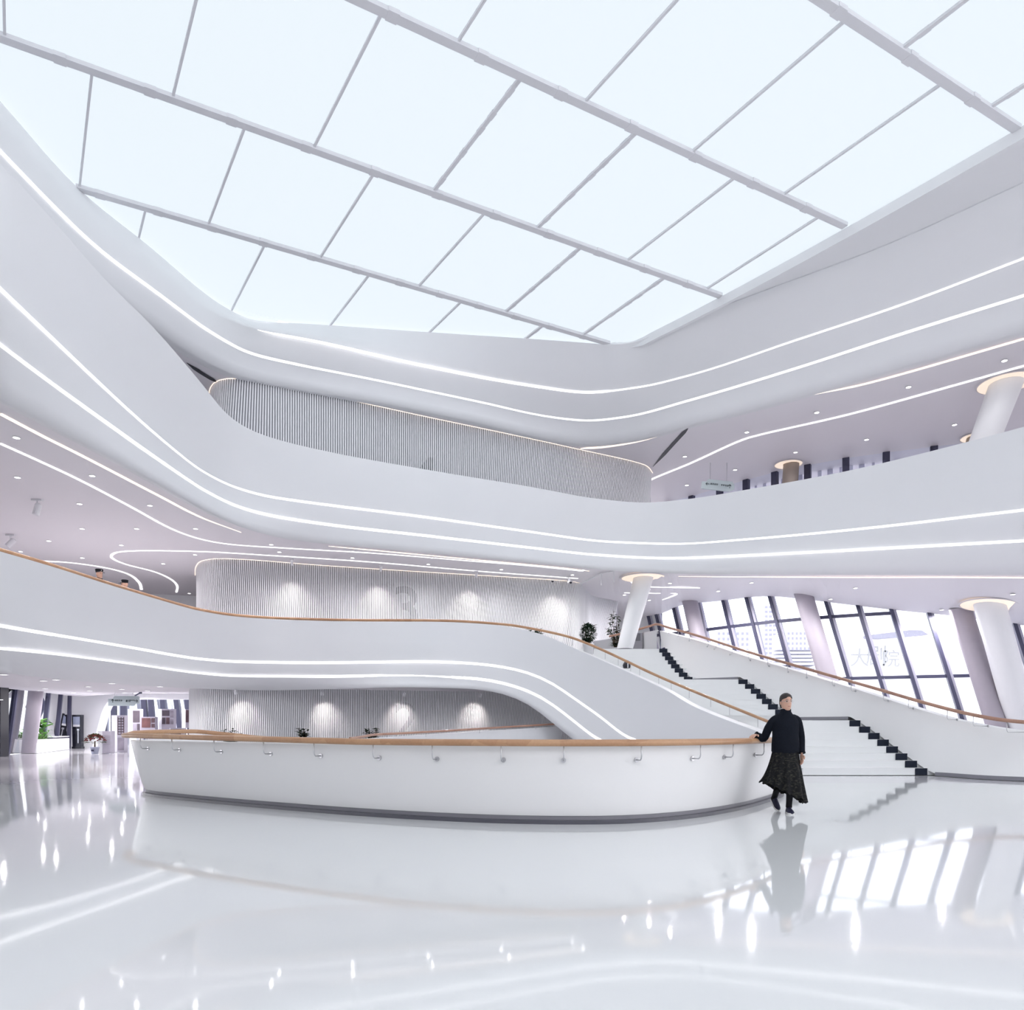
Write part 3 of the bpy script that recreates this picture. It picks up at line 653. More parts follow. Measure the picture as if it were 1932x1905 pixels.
ileft = min(range(len(bc)), key=lambda i: bc[i].x)
hgt = lambda i: 1.0 if i <= ileft+8 else max(.3, 1.0-.012*(i-ileft-8))
BO = lambda w, z: [p+norm2(bc, i)*(w*sgn)+Vector((0, 0, z*(hgt(i) if z < .99 else 1))) for i, p in enumerate(bc)]
mb = MB(); grid_add(mb, [BO(-.03, .10), BO(.02, .22), BO(.09, .5), BO(.16, .8), BO(.195, .955)])
BAR = mb.build('barrier_wall', 'barrier', None, True, fix=False); tag(BAR, 'low white curved barrier wall in the foreground with a wooden rail', 'barrier')
mb = MB(); grid_add(mb, [BO(.195, .955), BO(.185, .968), BO(.06, .968)]); grid_add(mb, [BO(.06, .968), BO(-.12, 0)]); mb.build('top_ledge', 'barrier', BAR, fix=False)
mb = MB(); grid_add(mb, [BO(.01, 0), BO(.01, .045), BO(-.06, .05)]); mb.build('plinth', 'plinth', BAR, fix=False)
mb = MB(); grid_add(mb, [BO(-.045, .048), BO(-.04, .11)]); mb.build('plinth_recess', 'plinth2', BAR, fix=False)
def u_index(pts, u, lo=0, hi=None):
    hi = hi or len(pts); return min(range(lo, hi), key=lambda i: abs(upix(pts[i])-u))
nb = len(bc)
ileft = min(range(nb), key=lambda i: bc[i].x)
railb = pchip([225, 250, 300, 377, 430, 490, 600, 700, 900, 1200], [1.05, 1.06, 1.10, 1.112, 1.06, .985, .886, .80, .6, .5])
railz = lambda i: 1.0+.05*max(0, min(1, (-upix(bc[i])+700)/430)) if i <= ileft else max(.35, railb(upix(bc[i])))
rp = [p+Vector((0, 0, railz(i)-1)) for i, p in enumerate(BO(.30, 1.0))]
HR = empty('handrail', (0, 9, 1)); HRl = Vector(HR.location); tag(HR, 'honey coloured wooden handrail curving along the foreground barrier', 'handrail')
iend = ileft+42; ist = u_index(rp, 1512, 0, nb//3)
mb = MB(); mb.tube([p-HRl for p in rp[6:iend]], .043, 10); mb.build('rail', 'wood', HR, True, fix=False)
def bracket(parent, base, p, q, r=.0085, m='steel'):
    """p: rail centre, q: wall point (lower); rod down then across, with a round rosette on the wall"""
    e = Vector((p.x, p.y, q.z)); t = (q-e); mb = MB(); f = t.normalized() if t.length > 1e-4 else Vector((0, 1, 0))
    pts = [p, e+Vector((0, 0, .05)), e+Vector((0, 0, .018))+f*.01, e+f*.03, q]
    mb.tube([x-base for x in pts], r, 6); o = mb.build('bracket', m, parent, True, fix=False)
    mb = MB(); mtx = Matrix((f.orthogonal().normalized(), f.cross(f.orthogonal().normalized()), f)).transposed()
    mb.lathe([(r*3.6, -.012), (r*3.6, .004), (r*2, .010)], q-f*.004-base, 12, mtx); mb.build('rosette', m, o, fix=False)
for u in (247, 262, 325, 409, 500, 595, 698, 812, 935, 1072, 1215, 1320, 1388, 1440):
    i = u_index(rp, u, 10, ileft+1) if u > 250 else ileft+3
    w = BO(.165, 1.0)[i]; bracket(HR, HRl, rp[i]+Vector((0, 0, -.02)), Vector((w.x, w.y, rp[i].z-.21)))
# second wall with rail beyond the barrier
w2 = curve3([P(660, 1398, 17.6), P(690, 1394, 18.4), P(760, 1389, 20.2), P(850, 1383, 22.2), P(960, 1376, 24.4), P(1060, 1370, 26.2)], 8)
RW = MB(); grid_add(RW, [[Vector((p.x, p.y, 0)) for p in w2], w2]); q = offs(w2, .2); grid_add(RW, [w2, q]); grid_add(RW, [q, [Vector((p.x, p.y, 0)) for p in q]])
RWo = RW.build('ramp_wall', 'white', None, fix=False); tag(RWo, 'low white sloping wall between the barrier and the ground floor slat wall', 'barrier')
HR2 = empty('handrail', w2[0]); b2 = Vector(HR2.location); tag(HR2, 'thin wooden handrail on the low sloping wall before the slats', 'handrail')
r2p = curve3([P(660, 1393, 17.5), P(682, 1390, 18.2), P(705, 1386, 18.9), P(760, 1383, 20.1), P(850, 1378, 22.1), P(960, 1371, 24.3), P(1060, 1365, 26.1)], 8)
MB().tube([p-b2 for p in r2p], .033, 8).build('rail', 'woodd', HR2, True, fix=False)
for i in range(4, len(r2p), 8): MB().tube([r2p[i]-b2, r2p[i]-b2-Vector((0, 0, .14))], .008, 6).build('post', 'steel', HR2, fix=False)
# balcony rail on level two, running down the stairs
rl = [offs(r2[0], .14)[i]+Vector((0, 0, .075)) for i in range(2+len([u for u in US2 if u <= 930]))]
fr = [(960, 1178, 25.45), (1000, 1185, 25.45), (1040, 1193, 25.3), (1080, 1203, 25.15), (1130, 1223, 24.75), (1190, 1251, 24.05), (1232, 1271, 23.5), (1290, 1296, 22.7), (1341, 1317, 21.9), (1400, 1341, 20.8), (1449, 1361, 19.95), (1495, 1380, 18.95)]
rl2 = rl+curve3([P(*q) for q in fr], 5)
HR3 = empty('handrail', (0, 24, 4.8)); b3 = Vector(HR3.location); tag(HR3, 'wooden handrail along the second level balcony and down the stairs', 'handrail')
MB().tube([p-b3 for p in smooth_line(rl2, 2)], .042, 8).build('rail', 'wood', HR3, True, fix=False)
for u in (300, 420, 540, 660, 780, 880, 950, 1020, 1080, 1118, 1139, 1161, 1185, 1210, 1238, 1268, 1302, 1340, 1381, 1426, 1470):
    i = u_index(rl2, u, 2); p = rl2[i]; MB().tube([p-b3, p-b3-Vector((0, 0, .26 if u > 1050 else .08))], .009, 6).build('post', 'steel', HR3, fix=False)
# far stair rail with brackets
rr4 = [P(u, v, d) for u, v, d in ((1150, 1200, 31.2), (1178, 1194, 30.6), (1205, 1187, 30.0), (1226, 1181, 29.5), (1239, 1177.5, 29.1), (1262, 1184, 28.5), (1323, 1201, 27.2), (1413, 1230, 25.1), (1522, 1261.5, 22.8), (1594, 1282, 21.4), (1667, 1303, 20.1), (1739, 1324, 19.0), (1812, 1343, 18.2), (1884, 1357, 17.4), (1932, 1362, 17.0), (2050, 1370, 16.0))]
rc4 = curve3(rr4, 6); HR4 = empty('handrail', (9, 24, 3)); b4 = Vector(HR4.location); tag(HR4, 'wooden handrail descending along the far curved stair wall', 'handrail')
MB().tube([p-b4 for p in rc4], .045, 8).build('rail', 'woodd', HR4, True, fix=False)
tpl = lambda d: Vector((topx(d), d, topz(d)))
for u in (1263, 1283, 1306, 1330, 1357, 1384, 1415, 1448, 1484, 1524, 1565, 1611, 1661, 1719, 1783, 1833, 1898):
    p = rc4[u_index(rc4, u)]; d = p.y; k = .35; fx = footx(d)+(topx(d)-footx(d))*.82; q = Vector((fx-.0, d+.02, p.z-.27)); bracket(HR4, b4, p, q, .009)
# short rail wall at the head of the stairs, left of the column
rr5 = [P(1146, 1200, 31.5), P(1170, 1194, 31.0)]
# ================================================================ LAMPS
def copy_tree(o, parent=None):
    c = o.copy(); COL.objects.link(c); c.parent = parent
    for ch in o.children:
        if ch.type != 'LIGHT': copy_tree(ch, c)
    return c
def downlight_proto(r):
    E = empty('downlight'); MB().lathe([(r, 0), (r, -.008), (r*.86, -.014), (r*.84, -.004)], n=16).build('trim_ring', 'lampring', E, fix=False)
    MB().lathe([(.001, -.005), (r*.85, -.006)], n=16).build('lens', 'lamp', E, fix=False); return E
proto = {}
ORD = ['first', 'second', 'third', 'fourth', 'fifth', 'sixth', 'seventh', 'eighth', 'ninth', 'tenth', 'eleventh', 'twelfth', 'thirteenth', 'fourteenth', 'fifteenth', 'sixteenth', 'seventeenth', 'eighteenth', 'nineteenth', 'twentieth', 'twenty-first', 'twenty-second']
NOLAMP = {(1911, 1121), (368, 1046), (357, 1119), (383, 1297), (375, 1299), (390, 1302), (1567, 1130), (700, 1292)}
def downlights(label, group, fn, pts, r=.075, power=30, ang=150, bl=1.0):
    l = bpy.data.lights.new('downlight_beam', 'SPOT'); l.energy = power; l.spot_size = math.radians(ang); l.spot_blend = bl; l.color = (1, .97, .98); l.shadow_soft_size = .035
    order = {q: k for k, q in enumerate(sorted(pts))}
    for u, v in pts:
        if r not in proto: proto[r] = o = downlight_proto(r)
        else: o = copy_tree(proto[r])
        o.location = fn(u, v); tag(o, label.format(ORD[order[(u, v)]]), 'downlight', group)
        if (u, v) in NOLAMP: continue
        lo = bpy.data.objects.new('downlight_beam', l); COL.objects.link(lo); lo.parent = o; lo.location = (0, 0, -.03)
downlights('{} small downlight from the left in the lilac ceiling left of the slat wall', 'downlights above the second level', on_c3,
  [(31, 825), (33, 900), (174, 897), (150, 950), (283, 953), (155, 997), (258, 997), (369, 997), (92, 1020), (229, 1028), (39, 1040), (155, 1052), (308, 1063), (357, 1119), (368, 1046)], .075, 150)
downlights('{} small downlight from the left in the nearer row above the slat wall', 'downlights above the second level', on_c3, [(512, 1027), (666, 1040), (816, 1052), (960, 1063), (1100, 1075)], .075, 150)
downlights('{} small downlight from the left in the row closest to the slat wall', 'downlights above the second level', on_c3, [(527, 1041), (665, 1052), (808, 1064), (946, 1074), (1080, 1084)], .075, 120)
downlights('{} small downlight from the left around the slanted column at the stair head', 'downlights before the slanted windows', on_c3, [(1178, 1122), (1224, 1112), (1225, 1132), (1264, 1100)], .085, 45, 172, .5)
downlights('{} small downlight from the left in the pale ceiling before the slanted windows', 'downlights before the slanted windows', on_c3, [(1355, 1115), (1418, 1099), (1567, 1130), (1614, 1109), (1777, 1150), (1911, 1121)], .085, 620, 172, .5)
downlights('{} bright downlight from the left in the nearer row of the third level ceiling', 'downlights of the third level', on_c4, [(1895, 680), (1714, 730), (1541, 778), (1409, 815), (1292, 861)], .09, 60)
downlights('{} bright downlight from the left in the farther row of the third level ceiling', 'downlights of the third level', on_c4, [(1801, 801), (1635, 829), (1501, 853), (1387, 886), (1296, 915), (1214, 940)], .09, 60)
downlights('{} small downlight from the left in the sloping hall ceiling left of the slats', 'downlights of the ground floor hall', on_c2,
  [(7, 1271), (82, 1283), (106, 1281), (85, 1298), (72, 1302), (166, 1294), (169, 1302), (138, 1306), (211, 1288), (230, 1299), (235, 1306), (278, 1302), (302, 1294)], .11, 100, 172, .5)
downlights('{} small downlight from the left directly above the ground floor slat wall', 'downlights of the ground floor hall', on_c2, [(383, 1297), (375, 1299), (390, 1302), (521, 1302), (649, 1300), (700, 1292), (859, 1295), (904, 1297)], .11, 100, 172, .5)
downlights('{} small downlight from the left added to brighten the wall with the rounded opening', 'downlights added by the exhibition opening', on_c2, [(150, 1308.5), (196, 1309), (255, 1307.5), (310, 1306.5)], .11, 330, 172, .4)  # extra row added to brighten the hall wall, partly matching lamps in view
def spotlight(label, loc, aim=None, power=0, tilt=(.3, .2), size=1.0, group=None):
    E = empty('spotlight', loc); k = size
    MB().box((0, 0, -.012*k), (.16*k, .05*k, .024*k)).build('base_plate', 'lampring', E, fix=False)
    MB().tube([(0, 0, -.02*k), (0, 0, -.11*k)], .012*k, 8).build('stem', 'lampring', E, fix=False)
    dr = (Vector(aim)-Vector(loc)).normalized() if aim is not None else Vector((tilt[0], tilt[1], -1)).normalized()
    q = Vector((0, 0, 1)).rotation_difference(dr).to_matrix(); c = Vector((0, 0, -.16*k))
    h = MB().lathe([(.03*k, -.10*k), (.048*k, -.085*k), (.05*k, .08*k), (.044*k, .085*k)], c, 14, q).build('lamp_head', 'lampring', E, fix=False)
    MB().lathe([(.001, .078*k), (.044*k, .078*k)], c, 14, q).build('lens', 'lamp', h, fix=False)
    if power:
        l = bpy.data.lights.new('spot_beam', 'SPOT'); l.energy = power; l.spot_size = math.radians(76); l.spot_blend = 1.0; l.color = (1, .90, .86); l.shadow_soft_size = .05
        o = bpy.data.objects.new('spot_beam', l); COL.objects.link(o); o.parent = E; o.location = c+dr*.11*k; o.rotation_euler = Vector((0, 0, -1)).rotation_difference(dr).to_euler()
    tag(E, label, 'spotlight', group); return E
def near(pl, u): return min(pl, key=lambda p: abs(upix(p)-u))
for lab, uf, ua, va in (('ceiling spotlight lighting the left end of the slat wall marked 3', 546, 556, 1150), ('ceiling spotlight just left of the large 3', 714, 712, 1150), ('ceiling spotlight right of the large 3', 889, 880, 1152), ('ceiling spotlight lighting the slat wall beside the leafy bush', 1056, 1038, 1170)):
    w = near(pl2, uf); n = norm2(pl2, pl2.index(w)); a = near(pl2, ua); spotlight(lab, Vector((w.x, w.y, 7.13))-n*.85, P(ua, va, a.y), 105)
for lab, uf, ua, va in (('ceiling spotlight above the leftmost plant on the ground floor', 448, 462, 1352), ('ceiling spotlight above the middle plant on the ground floor', 605, 615, 1352), ('ceiling spotlight above the large 2', 757, 755, 1352), ('ceiling spotlight at the end of the ground floor slat wall', 897, 893, 1350)):
    w = near(pl1, uf); n = norm2(pl1, pl1.index(w)); a = near(pl1, ua); spotlight(lab, Vector((w.x, w.y, 2.56))-n*.8, P(ua, va, a.y), 80, size=.9)
spotlight('white swivel spotlight hanging from the lilac ceiling', on_c3(70, 942), None, 0, (-.2, -.1), 1.7)
spotlight('white swivel spotlight with lit lens by the balcony edge', on_c3(20, 1008), None, 0, (-.7, -.4), 1.7)
for lab, u, v in (('small black dome camera left of the thin ceiling frame', 1042, 1094), ('small black dome camera nearest the thin ceiling frame', 1077, 1096)):
    E = empty('dome_camera', on_c3(u, v)); MB().lathe([(.07, 0), (.07, -.04)], n=14).build('housing', 'lampring', E, fix=False); MB().lathe([(.06, -.04), (.05, -.08), (.02, -.10), (.001, -.105)], n=14).build('dome', 'black', E, True, fix=False); tag(E, lab, 'camera')
# thin hanging metal frame near the column
E = empty('ceiling_rail', on_c3(1134, 1100)); el = Vector(E.location); tag(E, 'thin grey metal frame hanging from the ceiling beside the column', 'frame')
q = [P(1093, 1102, 29.6), P(1134, 1082, 28.4), P(1158, 1077, 28.0), P(1158, 1098, 28.0), P(1134, 1104, 28.4)]
for a, b, r in ((0, 1, .03), (1, 2, .02), (1, 4, .015), (2, 3, .015), ): MB().tube([q[a]-el, q[b]-el], r, 6).build('bar', 'beam', E, fix=False)

# ================================================================ GROUND FLOOR HALL, LEFT
def fl(u, v): return fz(u, v)
# outer window wall
wpts = [(-60, 1433), (0, 1425), (10, 1424), (40, 1421), (80, 1417), (105, 1414.5), (132, 1412)]
W3 = empty('window_3', fl(60, 1419)); W3l = Vector(W3.location); tag(W3, 'ground floor window wall with dark leaning posts', kind='structure')
posts = [(-45, -52, 1431), (29, 13, 1423), (92, 79, 1417), (115, 105, 1414.5), (131.5, 129, 1412.3)]
pp = []
for ut, ub, vb in posts:
    b = fl(ub, vb); t = P(ut, 1306, b.y); t = t+(t-b).normalized()*.35; pp.append((b, t)); beam2('mullion', t, b, .20, .22, 'mull', W3, W3l, (1, .35, 0))
for (a, b), (c, d) in zip(pp, pp[1:]):
    V = [x-W3l for x in (a, c, d, b)]; V += [v+Vector((0, .012, 0)) for v in V]; obj('pane', V, [(0, 1, 2, 3), (7, 6, 5, 4), (0, 4, 5, 1), (1, 5, 6, 2), (2, 6, 7, 3), (3, 7, 4, 0)], 'glass', W3)
b = fl(0, 1427); E = empty('column', b); tag(E, 'nearly black square pillar at the left edge of the hall', 'column', kind='structure')
MB().box((0, 0, 1.6), (.40, .5, 3.2)).build('shaft', 'black', E, fix=False)
MB().box((.05, -.26, 2.35), (.5, .02, .02)).build('light_line', 'led', E, fix=False)
b = fl(53, 1421); t = P(67.5, 1306, b.y); column('taupe leaning column beside the planter at the hall windows', t, b, .34, .33, 'colgrey', .8, zover=.4)
# white wall with the curved opening
d = 43.5; pts = [(128, 1296), (420, 1296), (420, 1318.5), (222, 1318.5), (210, 1320), (202, 1325), (196, 1334), (191, 1346), (173, 1413.0), (128, 1413.0)]
WL = MB().prism([P(u, v, d) for u, v in pts], (0, 0, 0), (0, .9, 0)).build('wall_left', 'white'); tag(WL, 'white wall with a large rounded opening into the exhibition room', kind='structure')
# exhibition room glazing
W4 = empty('window_4', P(280, 1414, 54)); W4l = Vector(W4.location); tag(W4, 'far exhibition room glazing with wide navy posts', kind='structure')
for ut, ub in ((150, 150), (195, 196), (215, 215), (233, 234), (270, 279), (283, 291), (306, 314), (330, 345), (352, 362)):
    beam2('mullion', P(ut, 1300, 54), P(ub, 1409, 54), .36, .25, 'mull', W4, W4l, (1, 0, 0))
for k in range(7):
    u0, u1 = 150+k*32, 182+k*32; V = [P(u, v, 54.2)-W4l for u, v in ((u0, 1409), (u1, 1409), (u1, 1300), (u0, 1300))]; V += [v+Vector((0, .02, 0)) for v in V]
    obj('pane', V, [(0, 1, 2, 3), (7, 6, 5, 4), (0, 4, 5, 1), (1, 5, 6, 2), (2, 6, 7, 3), (3, 7, 4, 0)], 'glass', W4)
E = empty('louver_screen', P(280, 1409, 56)); el = Vector(E.location); tag(E, 'grey leaning fins outside the exhibition room glazing', 'screen')
M['fing'] = mat('fin_grey', (.30, .30, .35), .5, noise=.1)
for k in range(16):
    u = 178+k*12.5; beam2('fin', P(u-8 if u > 250 else u, 1300, 56), P(u+9 if u > 250 else u, 1403.5, 56), .30 if k % 2 else .18, .1, 'fing' if k % 3 else 'fin2', E, el, (1, 0, 0))
# kiosk
def kiosk():
    b = fl(147.5, 1412); E = empty('kiosk', b); tag(E, 'slim black touch screen kiosk against the white wall', 'kiosk')
    MB().box((0, 0, .06), (.54, .36, .12)).build('base', 'black', E, fix=False)
    bd = MB().prism([(-.25, -.13, .12), (.25, -.13, .12), (.26, -.16, 1.2), (.27, -.16, 1.96), (-.27, -.16, 1.96), (-.26, -.16, 1.2)], (0, 0, 0), (0, .26, 0)).build('body', 'black', E)
    M['screen'] = mat('kiosk_screen', (.10, .11, .18), .2, emit=(.35, .38, .52), estr=.5, noise=.5, nscale=3); M['paper'] = mat('paper_white', (.8, .8, .82), .5)
    MB().box((0, -.17, 1.62), (.38, .02, .46)).build('screen', 'screen', bd, fix=False)
    MB().box((0, -.172, 1.33), (.38, .02, .12)).build('notice', 'paper', bd, fix=False)
    MB().box((.10, -.165, .68), (.05, .03, .72)).build('handle_strip', 'steel', bd, fix=False); MB().box((.10, -.17, 1.10), (.12, .04, .10)).build('card_slot', 'steel', bd, fix=False)
kiosk()
# leaves
def leaf_mesh(mb, base, dirv, L, w, droop=.3):
    dirv = Vector(dirv).normalized(); side = dirv.cross(Vector((0, 0, 1)))
    if side.length < .05: side = Vector((1, 0, 0))
    side.normalize(); p1 = base+dirv*L*.45; p2 = base+dirv*L-Vector((0, 0, L*droop)); nn = side.cross(dirv)*(.12*w)
    mb.add([base, p1+side*w/2, p1-nn, p1-side*w/2, p2], [(0, 1, 2), (0, 2, 3), (1, 4, 2), (2, 4, 3)])
def plant(label, loc, h, spread, n, L, w, m='leaf', pot=(.17, .34), name='potted_plant', crown=.45, seed=1, lift=.3):
    rnd = random.Random(seed); E = empty(name, loc); tag(E, label, 'plant')
    if pot:
        r, ph = pot; MB().lathe([(r*.75, 0), (r, ph*.9), (r*1.06, ph*.92), (r*1.06, ph), (r*.9, ph), (r*.85, ph*.85), (.001, ph*.85)], n=16).build('pot', 'pot', E, True)
    z0 = pot[1]*.85 if pot else 0; st = MB(); lf = MB(); ns = max(3, n//14)
    for k in range(ns):
        a = rnd.uniform(0, 6.28); rr = spread*rnd.uniform(.15, .9); tip = Vector((math.cos(a)*rr, math.sin(a)*rr, z0+(h-z0)*rnd.uniform(1-crown, 1))); b = Vector((math.cos(a)*.03, math.sin(a)*.03, z0)); midp = b.lerp(tip, .5)+Vector((0, 0, (h-z0)*.12)); c = curve3([b, midp, tip], 5); st.tube(c, [.012*(1-.6*i/(len(c)-1)) for i in range(len(c))], 5)
        for j in range(n//ns):
            t = rnd.uniform(1-crown*1.4, 1); p = c[min(len(c)-1, int(t*(len(c)-1)))]; aa = rnd.uniform(0, 6.28); leaf_mesh(lf, p, (math.cos(aa), math.sin(aa), rnd.uniform(-.1, .6)+lift), L*rnd.uniform(.7, 1.2), w*rnd.uniform(.7, 1.2), rnd.uniform(.1, .5))
    st.build('stems', 'bark', E, fix=False); f = lf.build('foliage', m, E, fix=False); f['kind'] = 'stuff'; return E
for i, (lab, u) in enumerate((('leftmost dark leafy plant standing before the ground floor slats', 441), ('middle dark leafy plant standing before the ground floor slats', 566), ('dark leafy plant half behind the thin handrail before the slats', 697))):
    w = near(pl1, u); n = norm2(pl1, pl1.index(w)); p = w-n*1.0; plant(lab, (p.x, p.y, 0), 1.22, .36, 320, .20, .085, seed=3+i, crown=.55)
p = P(1110, 1240, 26.6); bu = plant('dense dark green bush behind the stair handrail', (p.x, p.y, 3.8), 1.25, .30, 120, .16, .07, seed=11, crown=.62, pot=(.2, .4))
rnd = random.Random(8); fo = MB()
for k in range(700):
    a = rnd.uniform(0, 6.28); e = math.asin(rnd.uniform(-1, 1)); r = rnd.uniform(.35, 1.0)**.5; q = Vector((math.cos(a)*math.cos(e)*.27*r, math.sin(a)*math.cos(e)*.27*r, .80+math.sin(e)*.31*r)); leaf_mesh(fo, q, q-Vector((0, 0, .65)), .10, .06)
fo.build('crown', 'leaf', bu, fix=False)['kind'] = 'stuff'
p = P(1012, 1240, 26.6); plant('dark plant whose top peeks over the second level handrail', (p.x, p.y, 3.8), .98, .36, 160, .22, .06, seed=12, crown=.4, pot=(.2, .4))
p = P(1161, 1190, 31.6); plant('tall airy plant with dark drooping leaves behind the slanted column', (p.x, p.y, 4.2), 2.15, .62, 190, .26, .10, seed=15, crown=.75, pot=(.22, .4), lift=-.1)
# planter with greenery at the hall window
def planter():
    a, b2_ = fl(69, 1421), fl(131, 1413.5); ax = (b2_-a); L = ax.length; ax.normalize(); nn = Vector((-ax.y, ax.x, 0)); mtx = Matrix((ax, nn, Vector((0, 0, 1)))).transposed(); c = (a+b2_)/2
    E = empty('planter', c); tag(E, 'long low white planter box below the hall windows', 'planter')
    MB().box(nn*.35+Vector((0, 0, .32)), (L, .7, .64), mtx).build('box', 'pot', E, fix=False)
    MB().box(nn*.35+ax*L*.24+Vector((0, 0, .69)), (L*.5, .6, .05), mtx).build('dark_lid', 'mull', E, fix=False); MB().box(nn*.32+ax*L*.24+Vector((0, 0, .735)), (L*.5, .66, .04), mtx).build('ledge', 'pot', E, fix=False)
    p = c+nn*.35-ax*L*.22
    for k in range(5):
        q = p+ax*(k-2)*L*.09; plant('%s bright green fern from the column in the white planter' % ORD[k], (q.x, q.y, .60), .55, .4, 60, .35, .07, 'leafb', None, 'fern', .8, 40+k)['group'] = 'ferns in the planter'
    q = p+ax*L*.04; plant('tall broad leaved green plant rising from the planter', (q.x, q.y, .60), 1.25, .35, 26, .6, .36, 'leafb', None, 'broadleaf_plant', .5, 55)
planter()
# red flower pot
M['petal'] = mat('petal_red', (.22, .03, .035), .6, noise=.4, nscale=10); M['potblue'] = mat('pot_pale_blue', (.62, .66, .82), .4, noise=.05); M['leafo'] = mat('leaf_olive', (.06, .10, .03), .6, noise=.4, nscale=10)
b = fl(179, 1422.5); E = empty('flower_pot', b); tag(E, 'round red flowering plant in a pale blue pot on the hall floor', 'flower pot')
MB().lathe([(.13, 0), (.19, .30), (.2, .30), (.2, .33), (.15, .33), (.14, .28), (.001, .28)], n=16).build('pot', 'potblue', E, True)
MB().box((0, -.19, .17), (.12, .02, .08)).build('pot_label', 'mull', E, fix=False)
rnd = random.Random(5); fo, fw = MB(), MB()
for k in range(420):
    a = rnd.uniform(0, 6.28); e = rnd.uniform(-.25, 1.5); r = rnd.uniform(.8, 1.0); p = Vector((math.cos(a)*math.cos(e)*.46*r, math.sin(a)*math.cos(e)*.46*r, .58+math.sin(e)*.34*r)); leaf_mesh(fo, p*.92+Vector((0, 0, .04)), p-Vector((0, 0, .45)), .12, .07)
    if e > .1 and k % 2: fw.box(p, (.055, .055, .03), Matrix.Rotation(a, 3, 'Z'))
MB().tube([(0, 0, .28), (0, 0, .6)], .03, 6).build('stem', 'bark', E, fix=False)
fo.build('foliage', 'leafo', E, fix=False)['kind'] = 'stuff'; fw.build('blossoms', 'petal', E, fix=False)['kind'] = 'stuff'
# exhibition boards: slim white cases, one face white and one printed
def phot(name, c): M[name] = mat(name, c, .6, noise=.6, nscale=2.5)
phot('photo_dark', (.09, .07, .09)); phot('photo_red', (.20, .09, .09)); phot('photo_brown', (.13, .075, .09)); phot('photo_grey', (.30, .27, .33)); M['print'] = mat('print_lilac', (.50, .47, .55), .6, noise=.08, nscale=6)
M['boardw'] = mat('board_white', (.80, .80, .83), .5)
def board(label, u0, um, u1, v0, v1, d, pics, base=None, m='print'):
    """two visible faces: white from u0 to um, printed from um to u1"""
    x = lambda u: (u-CX)/FOC*d; z0, z1 = CAMH+(HY-v1)/FOC*d, CAMH+(HY-v0)/FOC*d; A, B, C = Vector((x(u0), d+.12, 0)), Vector((x(um), d, 0)), Vector((x(u1), d+.10, 0))
    E = empty('display_board', (B.x, d, max(0, z0))); tag(E, label, 'display board', 'exhibition boards'); e0 = Vector((B.x, d, max(0, z0)))
    back = Vector((0, .5, 0)); z0 = max(0, z0)
    if (B-A).length > .02: MB().prism([p-e0 for p in (A+Vector((0, 0, z0)), B+Vector((0, 0, z0)), B+Vector((0, 0, z1)), A+Vector((0, 0, z1)))], (0, 0, 0), (.0, .35, 0)).build('case', 'boardw', E)
    if z0 > .05 and base: 
        for p in (A, C): MB().tube([Vector((p.x, p.y+.15, 0))-e0, Vector((p.x, p.y+.15, z0+.02))-e0], .03, 8).build('leg', 'steel', E, fix=False)
    pf = MB().prism([p-e0 for p in (B+Vector((0, 0, z0)), C+Vector((0, 0, z0)), C+Vector((0, 0, z1)), B+Vector((0, 0, z1)))], (0, 0, 0), (.0, .3, 0)).build('printed_face', m, E)
    for a, b, c0, c1, pm in pics:
        q = lambda s, t: B.lerp(C, s)+Vector((0, -.02, z0+(z1-z0)*t))-e0
        MB().prism([q(a, c0), q(b, c0), q(b, c1), q(a, c1)], (0, 0, 0), (0, .025, 0)).build('photo', pm, pf)
lines = lambda n, t0, t1: [(.15, .85, t0+(t1-t0)*k/n, t0+(t1-t0)*k/n+.012, 'photo_grey') for k in range(n)]
board('low white case with a lilac text face beside the flower pot', 182, 193, 208, 1379, 1422, 34.5, lines(6, .4, .85))
board('tall white case with a dark lattice print in the exhibition', 208, 221, 233, 1349, 1420, 36.5, [(.1, .9, .47+.07*k, .495+.07*k, 'photo_dark') for k in range(7)]+[(.08, .16, .47, .95, 'photo_brown'), (.5, .58, .47, .95, 'photo_brown'), (.86, .94, .47, .95, 'photo_brown'), (.1, .9, .05, .40, 'photo_grey')])
board('white case with a lone dark photo nearest the hanging sign', 239, 250, 263, 1337, 1381, 39, [(.06, .92, .42, .92, 'photo_dark'), (.06, .5, .05, .36, 'photo_grey'), (.6, .95, .05, .36, 'photo_dark')], True)
board('wide low board showing a reddish landscape photo', 264, 265.5, 291, 1352, 1381, 38, [(.08, .68, .30, .92, 'photo_red'), (.75, .97, .62, .92, 'photo_brown'), (.75, .97, .30, .55, 'photo_brown')], True)
board('tall white case with five small photos', 297, 305, 326, 1337, 1385, 38.5, [(.05, .65, .72, .94, 'photo_dark'), (.72, .98, .66, .94, 'photo_grey'), (.05, .32, .40, .66, 'photo_dark'), (.38, .66, .40, .66, 'photo_brown'), (.72, .98, .40, .60, 'photo_grey')], True)
board('white case with one maroon photo beside the slat wall', 341, 350, 359, 1338, 1373, 39.5, [(.05, .95, .30, .97, 'photo_brown')], True)
board('low white case with dark prints behind the wooden rail', 318, 321, 345, 1373, 1395, 36, [(.05, .8, .3, .9, 'photo_dark')], True)
board('low grey board with dark prints behind the wooden rail loop', 277, 278, 308, 1376, 1395, 35.5, [(.05, .45, .3, .85, 'photo_red'), (.55, .98, .3, .85, 'photo_dark')], True)
